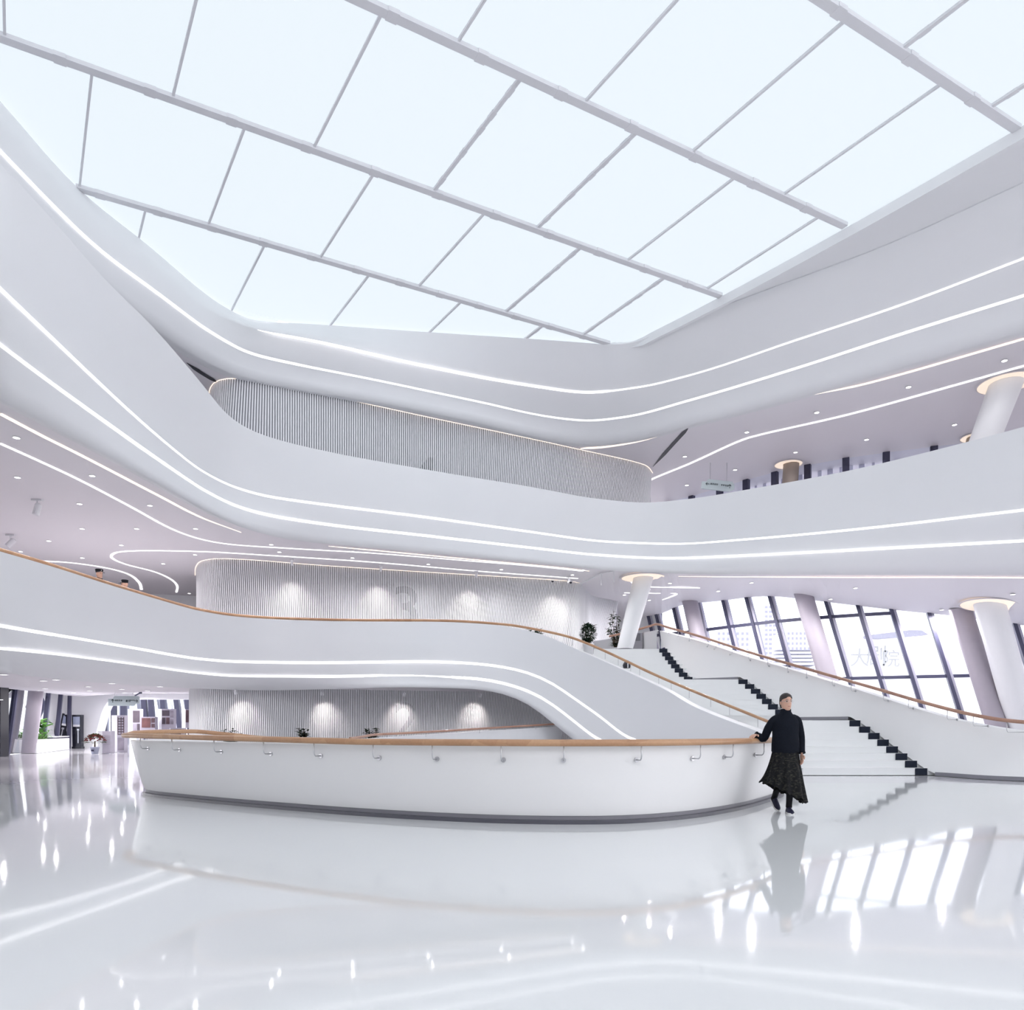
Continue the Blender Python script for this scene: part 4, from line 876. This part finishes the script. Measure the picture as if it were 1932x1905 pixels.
# hanging direction signs
M['signm'] = mat('sign_pale_teal', (.52, .60, .62), .35, .4, noise=.03); M['signt'] = mat('sign_text', (.03, .05, .06), .6)
def glyphs(mb, x, z, s, n, seed):
    r = random.Random(seed)
    for k in range(n):
        cx = x+k*s*1.12
        for t in range(3): mb.box((cx, 0, z+(t-1)*s*.36), (s*r.uniform(.6, .95), .006, s*.13))
        for t in range(2): mb.box((cx+(t-.5)*s*r.uniform(.3, .7), 0, z), (s*.13, .006, s*.85))
def arrow(mb, x, z, s, ang):
    c, si = math.cos(ang), math.sin(ang); R = lambda p: Matrix.Rotation(-ang, 3, 'Y')
    def seg(a, b):
        a, b = Vector((a[0]*c-a[1]*si, 0, a[0]*si+a[1]*c))*s, Vector((b[0]*c-b[1]*si, 0, b[0]*si+b[1]*c))*s
        mb.tube([a+Vector((x, 0, z)), b+Vector((x, 0, z))], s*.07, 5)
    seg((-.5, 0), (.5, 0)); seg((.5, 0), (.1, .38)); seg((.5, 0), (.1, -.38))
def sign(label, o, wid, hei, rz, tilt, left_first=True, flip=False):
    E = empty('hanging_sign', o, rz); E.rotation_euler = (0, tilt, rz); tag(E, label, 'sign')
    w, h = wid/2, hei/2; c = .22*wid
    pl = [(-w, 0, -h), (w-.16*wid, 0, -h), (w-.12*wid, 0, -h*.6), (w, 0, -h*.55), (w, 0, h*.85), (w-.05*wid, 0, h), (-w+.20*wid, 0, h), (-w+.15*wid, 0, h*.45), (-w, 0, h*.4)]
    if flip: pl = [(-w, 0, -h), (w*.7, 0, -h), (w, 0, -h*.5), (w, 0, h*.3), (w*.85, 0, h), (-w*.65, 0, h), (-w*.75, 0, h*.45), (-w, 0, h*.4)]
    MB().prism(pl, (0, 0, 0), (0, .08, 0)).build('panel', 'signm', E); mb = MB(); s = .11*wid
    if flip: arrow(mb, -w*.66, 0, s, math.pi); glyphs(mb, -w*.44, .02, s*.5, 4, 3); glyphs(mb, w*.22, .02, s*.5, 4, 4); arrow(mb, w*.72, 0, s, math.pi/2)
    else: arrow(mb, -w*.70, 0, s, math.pi/2); glyphs(mb, -w*.5, .02, s*.5, 4, 5); glyphs(mb, w*.22, .0, s*.7, 2, 6); glyphs(mb, w*.45, .03, s*.32, 4, 7); arrow(mb, w*.82, 0, s, 0)
    mb.v = [v+Vector((0, -.008, 0)) for v in mb.v]; mb.build('lettering', 'signt', E, fix=False)
    return E
s1 = sign('pale teal hanging direction sign before the exhibition opening', P(233, 1322, 33), 1.36, .44, 0, 0)
for sx in (-.4, .4): MB().tube([(sx, .04, .2), (sx, .04, 1.2)], .012, 6).build('rod', 'steel', s1, fix=False)
s2 = sign('pale teal hanging direction sign on the third level', P(1355, 915, 31.0), 1.36, .42, 0, math.radians(6.5), flip=True)
for sx in (-.35, .35): MB().tube([(sx, .04, .15), (sx-.15, .04, .1+1.55)], .012, 6).build('rod', 'steel', s2, fix=False)
cc = P(258, 1310, 34); E = empty('camera_arm', cc); tag(E, 'dark slanted camera arm above the hanging sign', 'camera'); MB().tube([P(254.5, 1312.5, 34)-cc, P(265, 1306.5, 34)-cc], .03, 6).build('arm', 'mull', E, fix=False); MB().box(P(265, 1306, 34)-cc, (.1, .1, .12)).build('mount', 'mull', E, fix=False)
# bag left on the stairs
b = P(1183, 1262, 26.9); zt = 2.8+RISE*(int((26.9-26.0)/RUN)+1); E = empty('shoulder_bag', (b.x, 26.9+.08, zt+.075)); tag(E, 'small black bag lying on the stairs behind the handrail', 'bag')
MB().lathe([(.05, -.12), (.13, -.08), (.15, .02), (.10, .12), (.03, .14)], (0, 0, .05), 12).build('body', 'black', E, True); MB().tube([(-.1, 0, .12), (-.05, 0, .24), (.05, 0, .24), (.1, 0, .12)], .012, 6).build('strap', 'black', E, fix=False)
MB().box((.02, -.15, .06), (.03, .02, .2)).build('stripe', 'paper', E, fix=False)
# low cabinet at the head of the stairs
b = P(1200, 1224, 30.2); E = empty('cabinet', (b.x, b.y, 4.2)); tag(E, 'small pale cabinet with a dark panel behind the slanted column', 'cabinet'); MB().box((0, 0, .42), (.45, .4, .84)).build('body', 'plinth2', E, fix=False); MB().box((0.03, -.21, .66), (.22, .02, .3)).build('dark_panel', 'plinth', E, fix=False)
# ================================================================ PEOPLE
M['skin'] = mat('skin', (.60, .36, .27), .5, .3, noise=.05, nscale=8)
M['knit'] = mat('navy_black_knit', (.006, .008, .014), .85, .15, noise=.3, nscale=30, bump=.3, bscale=90)
M['hair'] = mat('dark_hair', (.022, .016, .015), .45, .4, noise=.4, nscale=30)
M['tights'] = mat('black_tights', (.008, .008, .011), .7, .2)
M['shoe'] = mat('navy_shoe', (.018, .018, .045), .6, .3, noise=.2); M['sole'] = mat('white_sole', (.75, .75, .75), .5)
M['eye'] = mat('eye_dark', (.02, .015, .012), .3); M['lip'] = mat('lips', (.42, .16, .14), .5); M['uni'] = mat('uniform_black', (.012, .012, .016), .8, .2)
def skirt_mat():
    m = mat('patterned_skirt', (.01, .01, .01), .8, .2); nt = m.node_tree; b = nt.nodes['Principled BSDF']
    tc = nt.nodes.new('ShaderNodeTexCoord'); mp = nt.nodes.new('ShaderNodeMapping'); mp.inputs['Scale'].default_value = (22, 22, 40); mp.inputs['Rotation'].default_value = (0, .5, 0)
    n = nt.nodes.new('ShaderNodeTexNoise'); n.inputs['Scale'].default_value = 1.2; n.inputs['Detail'].default_value = 5
    r = nt.nodes.new('ShaderNodeValToRGB'); r.color_ramp.elements[0].position = .50; r.color_ramp.elements[0].color = (.006, .006, .008, 1); r.color_ramp.elements[1].position = .72; r.color_ramp.elements[1].color = (.04, .04, .03, 1)
    nt.links.new(tc.outputs['Object'], mp.inputs['Vector']); nt.links.new(mp.outputs['Vector'], n.inputs['Vector']); nt.links.new(n.outputs['Fac'], r.inputs[0]); nt.links.new(r.outputs[0], b.inputs['Base Color']); return m
M['skirt'] = skirt_mat()
def skin_mesh(V, E, R, root=0, sub=2):
    me = bpy.data.meshes.new('body'); me.from_pydata(V, E, []); o = bpy.data.objects.new('body', me); COL.objects.link(o)
    md = o.modifiers.new('s', 'SKIN'); md.use_smooth_shade = True; ss = o.modifiers.new('u', 'SUBSURF'); ss.levels = sub; ss.render_levels = sub
    for i, sv in enumerate(me.skin_vertices[0].data): sv.radius = R[i] if isinstance(R[i], tuple) else (R[i], R[i]); sv.use_root = (i == root)
    dg = bpy.context.evaluated_depsgraph_get(); dg.update(); m2 = bpy.data.meshes.new_from_object(o.evaluated_get(dg)); bpy.data.objects.remove(o); return m2
def ell(mb, c, r, n=12, k=8, mtx=None):
    prof = [(math.sin(math.pi*i/k), -math.cos(math.pi*i/k)) for i in range(k+1)]; V = []; F = []
    for a, z in prof:
        for j in range(n):
            p = Vector((a*math.cos(2*math.pi*j/n)*r[0], a*math.sin(2*math.pi*j/n)*r[1], z*r[2])); V.append((mtx @ p if mtx else p)+Vector(c))
    for i in range(k):
        for j in range(n): F.append((i*n+j, i*n+(j+1) % n, (i+1)*n+(j+1) % n, (i+1)*n+j))
    mb.add(V, F)
def hand(mb, wrist, dirv, palmn, thumb_side, L=.17, curl=.35):
    """palm and five bent fingers; palmn: direction the palm faces"""
    d = Vector(dirv).normalized(); n = Vector(palmn); n = (n-d*n.dot(d)).normalized(); s = d.cross(n)*thumb_side
    ell(mb, Vector(wrist)+d*L*.26, (.042, .016, L*.30), 12, 8, Matrix((s, n, d)).transposed())
    for k, (off, ln) in enumerate(((.030, .40), (.011, .46), (-.010, .43), (-.029, .34))):
        b = Vector(wrist)+d*L*.48+s*off; p1 = b+d*L*ln*.45+n*.004; p2 = p1+(d*math.cos(curl)+n*math.sin(curl))*L*ln*.33; p3 = p2+(d*math.cos(curl*2)+n*math.sin(curl*2))*L*ln*.26
        mb.tube([b, p1, p2, p3], [.0095, .009, .0082, .006], 7)
    b = Vector(wrist)+d*L*.16+s*.034; p1 = b+(d*.6+s*.8).normalized()*.035; p2 = p1+(d*.9+s*.3+n*.3).normalized()*.032; mb.tube([b, p1, p2], [.013, .011, .007], 7)
def rings(rows, n=28, fn=None):
    """rows of (cx, cy, z, rx, ry)"""
    out = []
    for i, (cx, cy, z, rx, ry) in enumerate(rows):
        r = []
        for k in range(n):
            th = 2*math.pi*k/n; p = Vector((cx+rx*math.cos(th), cy+ry*math.sin(th), z)); r.append(fn(i, th, p) if fn else p)
        out.append(r)
    return out
def head(mb, c, s=1.0, yaw=0.0):
    """head with jaw, nose, brow and ears, facing -y"""
    Rz = Matrix.Rotation(yaw, 3, 'Z'); n = 20; rows = []
    prof = [(-.118, .030, .034, -.028), (-.108, .043, .050, -.020), (-.085, .054, .068, -.010), (-.055, .062, .080, -.003), (-.02, .067, .087, 0), (.02, .071, .091, .003), (.055, .071, .090, .005), (.085, .062, .080, .007), (.105, .043, .056, .008), (.115, .016, .02, .008)]
    for z, rx, ry, cy in prof:
        r = []
        for k in range(n):
            th = 2*math.pi*k/n; p = Vector((rx*math.cos(th), cy+ry*math.sin(th), z)); f = max(0, -math.sin(th))**10
            if -.03 < z < .0: p.y -= .020*f
            if -.06 < z <= -.05: p.y -= .012*f
            r.append(Rz @ (p*s)+Vector(c))
        rows.append(r)
    V = [p for r in rows for p in r]; F = [(i*n+k, i*n+(k+1) % n, (i+1)*n+(k+1) % n, (i+1)*n+k) for i in range(len(rows)-1) for k in range(n)]; F += [tuple(range(n-1, -1, -1)), tuple((len(rows)-1)*n+k for k in range(n))]
    mb.add(V, F)
    for sx in (-1, 1): ell(mb, Rz @ Vector((sx*.071*s, .012*s, -.012*s))+Vector(c), (.010*s, .018*s, .030*s), 8, 6, Rz)
    return Rz
def face_parts(E, c, s, Rz):
    C = Vector(c)
    for sx in (-1, 1):
        mb = MB(); ell(mb, Rz @ (Vector((sx*.028, -.082, .006))*s)+C, (.012*s, .006*s, .006*s), 8, 6, Rz); mb.build('eye', 'eye', E, True, fix=False)
        mb = MB(); mb.tube([Rz @ (Vector(q)*s)+C for q in ((sx*.012, -.092, .022), (sx*.030, -.088, .027), (sx*.046, -.076, .021))], .003*s, 5); mb.build('eyebrow', 'hair', E, fix=False)
    mb = MB(); ell(mb, Rz @ (Vector((0, -.086, -.062))*s)+C, (.020*s, .006*s, .006*s), 10, 6, Rz); mb.build('mouth', 'lip', E, True, fix=False)
def join_into(me, mb):
    bm = bmesh.new(); bm.from_mesh(me); vs = [bm.verts.new(v) for v in mb.v]
    for f in mb.f:
        try: bm.faces.new([vs[i] for i in f])
        except ValueError: pass
    bmesh.ops.recalc_face_normals(bm, faces=bm.faces)
    for f in bm.faces: f.smooth = True
    bm.to_mesh(me); bm.free()
# --- woman walking beside the barrier, one hand on the rail
WD = FOC*CAMH/(1534.0-HY); wx = (1482-CX)/FOC*WD
WO = empty('person', (wx, WD, 0)); tag(WO, 'walking person in a dark sweater and long patterned skirt, hand on the wooden rail', 'person')
ih = u_index(rp, 1417, 10, ileft); hd = rp[ih]-Vector((wx, WD, 0)); tng = (rp[ih+2]-rp[ih-2]).normalized()
if tng.x > 0: tng = -tng
wr = hd-tng*.10+Vector((0, 0, .085)); hand_dir = (hd+tng*.05+Vector((0, 0, .05))-wr)
elb = Vector((-.27, .10, 1.03)); sh = Vector((-.165, .0, 1.315))
arm_r = [sh, elb, wr]; sh2 = Vector((.165, .0, 1.315)); elb2 = Vector((.225, .03, 1.04)); wr2 = Vector((.205, -.05, .82))
V = [(0, 0, .90), (0, 0, 1.05), (0, 0, 1.22), (0, 0, 1.345), (0, -.005, 1.42), (0, -.01, 1.47), tuple(sh), tuple(elb), tuple(wr), tuple(sh2), tuple(elb2), tuple(wr2),
     (.085, 0, .86), (.045, -.07, .48), (.035, -.03, .09), (-.085, 0, .86), (-.02, .12, .48), (.0, .45, .17)]
E_ = [(0, 1), (1, 2), (2, 3), (3, 4), (4, 5), (2, 6), (6, 7), (7, 8), (2, 9), (9, 10), (10, 11), (0, 12), (12, 13), (13, 14), (0, 15), (15, 16), (16, 17)]
R_ = [(.13, .10), (.115, .09), (.13, .09), .05, .045, .042, .05, .036, .024, .05, .036, .024, .075, .05, .034, .075, .05, .034]
me = skin_mesh(V, E_, R_)
hc = (0.0, -.02, 1.535); mb = MB(); Rz = head(mb, hc, 1.0, .12)
hand(mb, wr, hand_dir, (0, 0, -1), 1, .175, .30); hand(mb, wr2, (-.03, -.12, -1), (-1, -.2, 0), -1, .17, .45)
join_into(me, mb); me.materials.clear(); me.materials.append(M['skin']); bo = bpy.data.objects.new('body', me); COL.objects.link(bo); bo.parent = WO
face_parts(WO, hc, 1.0, Rz)
# hair: swept back, tied low
def hf(i, th, p): return p
hr = MB(); n = 22; rows = []
for z, rx, ry, cy in ((-.085, .045, .03, .070), (-.06, .062, .05, .048), (-.02, .077, .072, .030), (.02, .080, .086, .018), (.05, .080, .098, .006), (.085, .070, .090, .006), (.108, .050, .066, .006), (.124, .020, .03, .006)):
    r = []
    for k in range(n):
        th = 2*math.pi*k/n; y = cy+ry*math.sin(th); lim = -.10 if z > .06 else (-.085+(.06-z)*1.1 if z > .03 else -.012 if z > -.05 else .012)
        r.append(Rz @ Vector((rx*math.cos(th), max(y, lim), z))+Vector(hc))
    rows.append(r)
hr.add([p for r in rows for p in r], [(i*n+k, i*n+(k+1) % n, (i+1)*n+(k+1) % n, (i+1)*n+k) for i in range(len(rows)-1) for k in range(n)]+[tuple((len(rows)-1)*n+k for k in range(n))])
ell(hr, Vector(hc)+Vector((.0, .105, -.04)), (.04, .035, .04)); hr.build('hair', 'hair', WO, True)
g = MB()
for sx in (-1, 1): g.tube([Rz @ Vector((sx*.029+.021*math.cos(t*math.pi/6), -.098, .004+.016*math.sin(t*math.pi/6)))+Vector(hc) for t in range(13)], .0018, 4)
for sx in (-1, 1): g.tube([Rz @ Vector((sx*.05, -.096, .006))+Vector(hc), Rz @ Vector((sx*.076, .01, .004))+Vector(hc)], .0018, 4)
g.build('glasses', 'steel', WO, fix=False)
# sweater
def tube_rows(pts, rad): m_ = MB(); m_.tube(pts, rad, 14); return m_
sw = MB(); rows = rings([(0, 0, .835, .175, .135), (0, 0, .855, .190, .145), (0, 0, .95, .188, .140), (0, 0, 1.08, .178, .130), (0, 0, 1.20, .182, .128), (0, 0, 1.28, .185, .115), (0, 0, 1.335, .150, .095), (0, -.005, 1.37, .092, .080), (0, -.008, 1.40, .072, .072), (0, -.01, 1.435, .069, .070), (0, -.01, 1.44, .058, .06)], 26, lambda i, th, p: p+Vector((0, 0, .006*math.sin(th*5+i))) if i < 2 else p)
sw.add([p for r in rows for p in r], [(i*26+k, i*26+(k+1) % 26, (i+1)*26+(k+1) % 26, (i+1)*26+k) for i in range(len(rows)-1) for k in range(26)])
for ch in ((sh, elb, wr), (sh2, elb2, wr2)):
    a, b, c = ch; inn = Vector((-.07 if a.x > 0 else .07, 0, -.01)); pts = curve3([a+inn, a+Vector((-.012 if a.x > 0 else .012, 0, -.035)), a.lerp(b, .5), b, b.lerp(c, .5), c.lerp(b, .06)], 4)
    m_ = len(pts)-1; sw.tube(pts, [.066-.022*(i/m_) + (.008 if i == m_ else 0) for i in range(m_+1)], 14)
sw.build('sweater', 'knit', WO, True)
# skirt with a ruffled slanting hem
def sk(i, th, p):
    t = i/9.0; amp = .006+.022*t*t; r = 1+amp/.2*math.sin(th*11+1.3*math.sin(3*th)); c = Vector((-.03*t, 0, 0)); q = Vector(((p.x)*r, p.y*r, p.z))+c
    q.z += t*t*(-.16*(p.x/.29))*.9+(.018*math.sin(th*17) if i == 9 else 0); return q
rows = rings([(0, 0, .90-.61*(i/9.0), .165+.125*(i/9.0)**1.15, .125+.10*(i/9.0)**1.1) for i in range(10)], 72, sk)
s_ = loft('skirt', rows, 'skirt', WO, True, True)
for (a, b, c, toe) in (((.085, 0, .80), (.045, -.07, .48), (.035, -.03, .085), (.012, -.20, .0)), ((-.085, 0, .80), (-.02, .12, .48), (.0, .45, .16), (-.075, .36, .0))):
    pts = curve3([a, b, Vector(b).lerp(Vector(c), .45), c], 5); MB().tube(pts, [.088, .084, .078, .072, .066, .062, .063, .063, .060, .055, .05, .046, .044, .042, .041, .042][:len(pts)], 12).build('stocking', 'tights', WO, True)
def shoe(E, heel, yaw, pitch, m='shoe'):
    mtx = Matrix.Rotation(yaw, 3, 'Z') @ Matrix.Rotation(pitch, 3, 'X'); up = MB(); so = MB(); n = 16; rows = []; srows = []
    for y, w, h in ((.055, .020, .055), (.045, .032, .080), (.01, .036, .098), (-.03, .036, .090), (-.08, .041, .068), (-.13, .044, .052), (-.17, .036, .042), (-.195, .016, .03)):
        rows.append([mtx @ Vector((w*math.cos(2*math.pi*k/n), y, .018+max(0, math.sin(2*math.pi*k/n))*h+min(0, math.sin(2*math.pi*k/n))*.004))+Vector(heel) for k in range(n)])
        srows.append([mtx @ Vector((x*(w+.005), y, z))+Vector(heel) for x, z in ((-1, 0), (1, 0), (1, .024), (-1, .024))])
    up.add([p for r in rows for p in r], [(i*n+k, i*n+(k+1) % n, (i+1)*n+(k+1) % n, (i+1)*n+k) for i in range(7) for k in range(n)]+[tuple(range(n)), tuple(7*n+k for k in range(n))]); S = up.build('shoe', m, E, True)
    so.add([p for r in srows for p in r], [(i*4+k, i*4+(k+1) % 4, (i+1)*4+(k+1) % 4, (i+1)*4+k) for i in range(7) for k in range(4)]+[(3, 2, 1, 0), (28, 29, 30, 31)]); so.build('sole', 'sole', S)
shoe(WO, (.035, -.02, .0), -.12, 0); shoe(WO, (.0, .46, .11), .05, .6)
# --- two guards on the second level, only the caps and faces show above the parapet
def guard(label, u, v, yaw, d, ztop):
    z0 = 3.8; x = (u-CX)/FOC*d; E = empty('person', (x, d, z0), yaw); tag(E, label, 'person'); H = ztop-z0; k = (H-.03)/1.72
    V = [Vector(p)*k for p in ((0, 0, .92), (0, 0, 1.1), (0, 0, 1.28), (0, 0, 1.44), (0, 0, 1.52), (-.2, 0, 1.4), (-.25, .02, 1.1), (-.22, -.12, .88), (.2, 0, 1.4), (.25, .02, 1.1), (.22, -.12, .88), (.1, 0, .88), (.1, -.02, .48), (.1, 0, .08), (-.1, 0, .88), (-.1, -.02, .48), (-.1, 0, .08))]
    me = skin_mesh([tuple(p) for p in V], [(0, 1), (1, 2), (2, 3), (3, 4), (2, 5), (5, 6), (6, 7), (2, 8), (8, 9), (9, 10), (0, 11), (11, 12), (12, 13), (0, 14), (14, 15), (15, 16)], [(.14, .11), (.13, .1), (.16, .11), .06, .055, .06, .045, .03, .06, .045, .03, .085, .06, .04, .085, .06, .04], sub=1)
    hc = Vector((0, -.015, 1.60))*k; mb = MB(); Rz = head(mb, hc, 1.02*k)
    for sx in (-1, 1): hand(mb, Vector((sx*.22, -.12, .88))*k, (0, -.2, -1), (-sx, 0, 0), -sx, .18)
    join_into(me, mb); me.materials.clear(); me.materials.append(M['skin']); b = bpy.data.objects.new('body', me); COL.objects.link(b); b.parent = E; face_parts(E, hc, k, Rz)
    rows = rings([(0, 0, z*k, rx, ry) for z, rx, ry in ((.80, .19, .14), (1.0, .185, .135), (1.2, .20, .14), (1.36, .20, .125), (1.43, .13, .09), (1.50, .075, .07))], 22); loft('jacket', rows, 'uni', E, True, True)
    mb = MB()
    for sx in (-1, 1): mb.tube([Vector(p)*k for p in ((sx*.15, 0, 1.38), (sx*.21, 0, 1.36), (sx*.255, .02, 1.1), (sx*.225, -.11, .90))], [.08, .08, .06, .045], 12)
    mb.build('sleeves', 'uni', E, True)
    for sx in (-1, 1): MB().tube([Vector(p)*k for p in ((sx*.1, 0, .9), (sx*.1, -.02, .48), (sx*.1, 0, .04))], [.1, .08, .07], 12).build('trouser_leg', 'uni', E, True); shoe(E, (sx*.1*k, .02, 0), 0, 0, 'black')
    cp = MB().lathe([(.088*k, -.005), (.092*k, .03), (.100*k, .075), (.092*k, .085), (.001, .09)], hc+Vector((0, .01, .055*k)), 20).build('cap', 'uni', E, False)
    vz = [Vector((.082*k*math.cos(math.pi+math.pi*t/10), -.03*k+.085*k*math.sin(math.pi+math.pi*t/10)*1.0, 0)) for t in range(11)]; vo = [p*1.05+Vector((0, -.055*k, -.018)) for p in vz]
    loft('visor', [[p+hc+Vector((0, .0, .055*k)) for p in vz], [p+hc+Vector((0, 0, .055*k)) for p in vo], [p+hc+Vector((0, 0, .05*k)) for p in vz]], 'black', cp, False)
    mb = MB(); ell(mb, hc+Vector((0, -.088*k, .10*k)), (.012, .005, .012), 8, 6); mb.build('cap_badge', 'steel', cp, True)
guard('guard in a black peaked cap facing right behind the balcony rail', 187, 1074, math.radians(62), 20.4, CAMH+(HY-1073)/FOC*20.4)
guard('guard in a black peaked cap facing left, lower behind the balcony rail', 236, 1094, math.radians(-65), 21.4, CAMH+(HY-1093.5)/FOC*21.4)
# ================================================================ OUTSIDE
gr = obj('ground', [(-700, -200, -.08), (900, -200, -.08), (900, 1200, -.08), (-700, 1200, -.08)], [(0, 1, 2, 3)], 'ext'); tag(gr, 'pale paved ground outside the building', kind='structure')
def tower(label, u0, u1, v0, d, nx, nz, vb=1365, dep=14, win=.55):
    a = P(u0, v0, d); x1 = P(u1, v0, d).x; H = a.z; E = empty('building', ((a.x+x1)/2, d, 0)); tag(E, label, 'building'); w = x1-a.x
    MB().box((0, dep/2, H/2), (w, dep, H)).build('facade', 'ext', E, fix=False); me = None; zlo = CAMH+(HY-vb)/FOC*d
    cw, ch = w/nx, (H-zlo)/nz
    for i in range(nx):
        for j in range(nz):
            if me is None: o = MB().box((0, -.02, 0), (cw*win, .1, ch*.55)).build('window', 'extw', E, fix=False); me = o.data
            else: o = bpy.data.objects.new('window', me); COL.objects.link(o); o.parent = E
            o.location = (-w/2+cw*(i+.5), 0, zlo+ch*(j+.5))
tower('faint apartment block seen through the left panes of the slanted windows', 1352, 1414, 1190, 300, 7, 7, 1262)
tower('tall narrow faint tower seen through the slanted windows', 1442, 1465, 1141, 420, 3, 14, 1262, win=.75)
tower('faint low office block right of the tower', 1484, 1530, 1190, 280, 6, 4, 1228)
tower('faint pale building with small windows outside the hall windows', 30, 62, 1318, 95, 2, 2, 1356)
tower('faint pale building between the posts right of the hall column', 96, 128, 1318, 95, 3, 2, 1368)
E = empty('slatted_podium', P(1500, 1262, 200)); el = Vector(E.location); tag(E, 'faint podium with horizontal ledges below the tower', 'building')
MB().box(Vector((0, 3.5, 9.0-el.z)), (11, 4, 18.2)).build('facade', 'ext', E, fix=False)
for k in range(6): a, b = P(1462, 1228+k*7, 200), P(1535, 1226+k*7, 200); MB().box((a+b)/2-el, (b.x-a.x, 3, .25)).build('ledge', 'extw', E, fix=False)
a, b = P(1630, 1200, 120), P(1758, 1190, 120); E = empty('theatre_building', ((a.x+b.x)/2, 120, 0)); el = Vector(E.location); tag(E, 'faint white building with a lilac canopy and large lettering outside', 'building')
MB().box(Vector(((a.x+b.x)/2+4, 126, 8.0))-el, (26, 10, 16.2)).build('facade', 'ext', E, fix=False)
MB().prism([P(1638, 1203, 119)-el, P(1665, 1204, 119)-el, P(1752, 1197, 119)-el, P(1740, 1189, 119)-el, P(1720, 1188, 119)-el, P(1636, 1198, 119)-el], (0, 0, 0), (0, 1.5, 0)).build('canopy', 'extw', E)
M['extt'] = mat('far_lettering', (.35, .35, .352), .8, .1)
for s, u, v, sz in (('大', 1632, 1252, 3.2), ('剧', 1665, 1250, 3.6), ('院', 1692, 1253, 3.0)):
    o = text_mesh(s, sz, 'extt', E, 'lettering'); o.location = P(u, v, 119)-el+Vector((0, 1.85, 0)); o.rotation_euler = (math.pi/2, 0, 0)
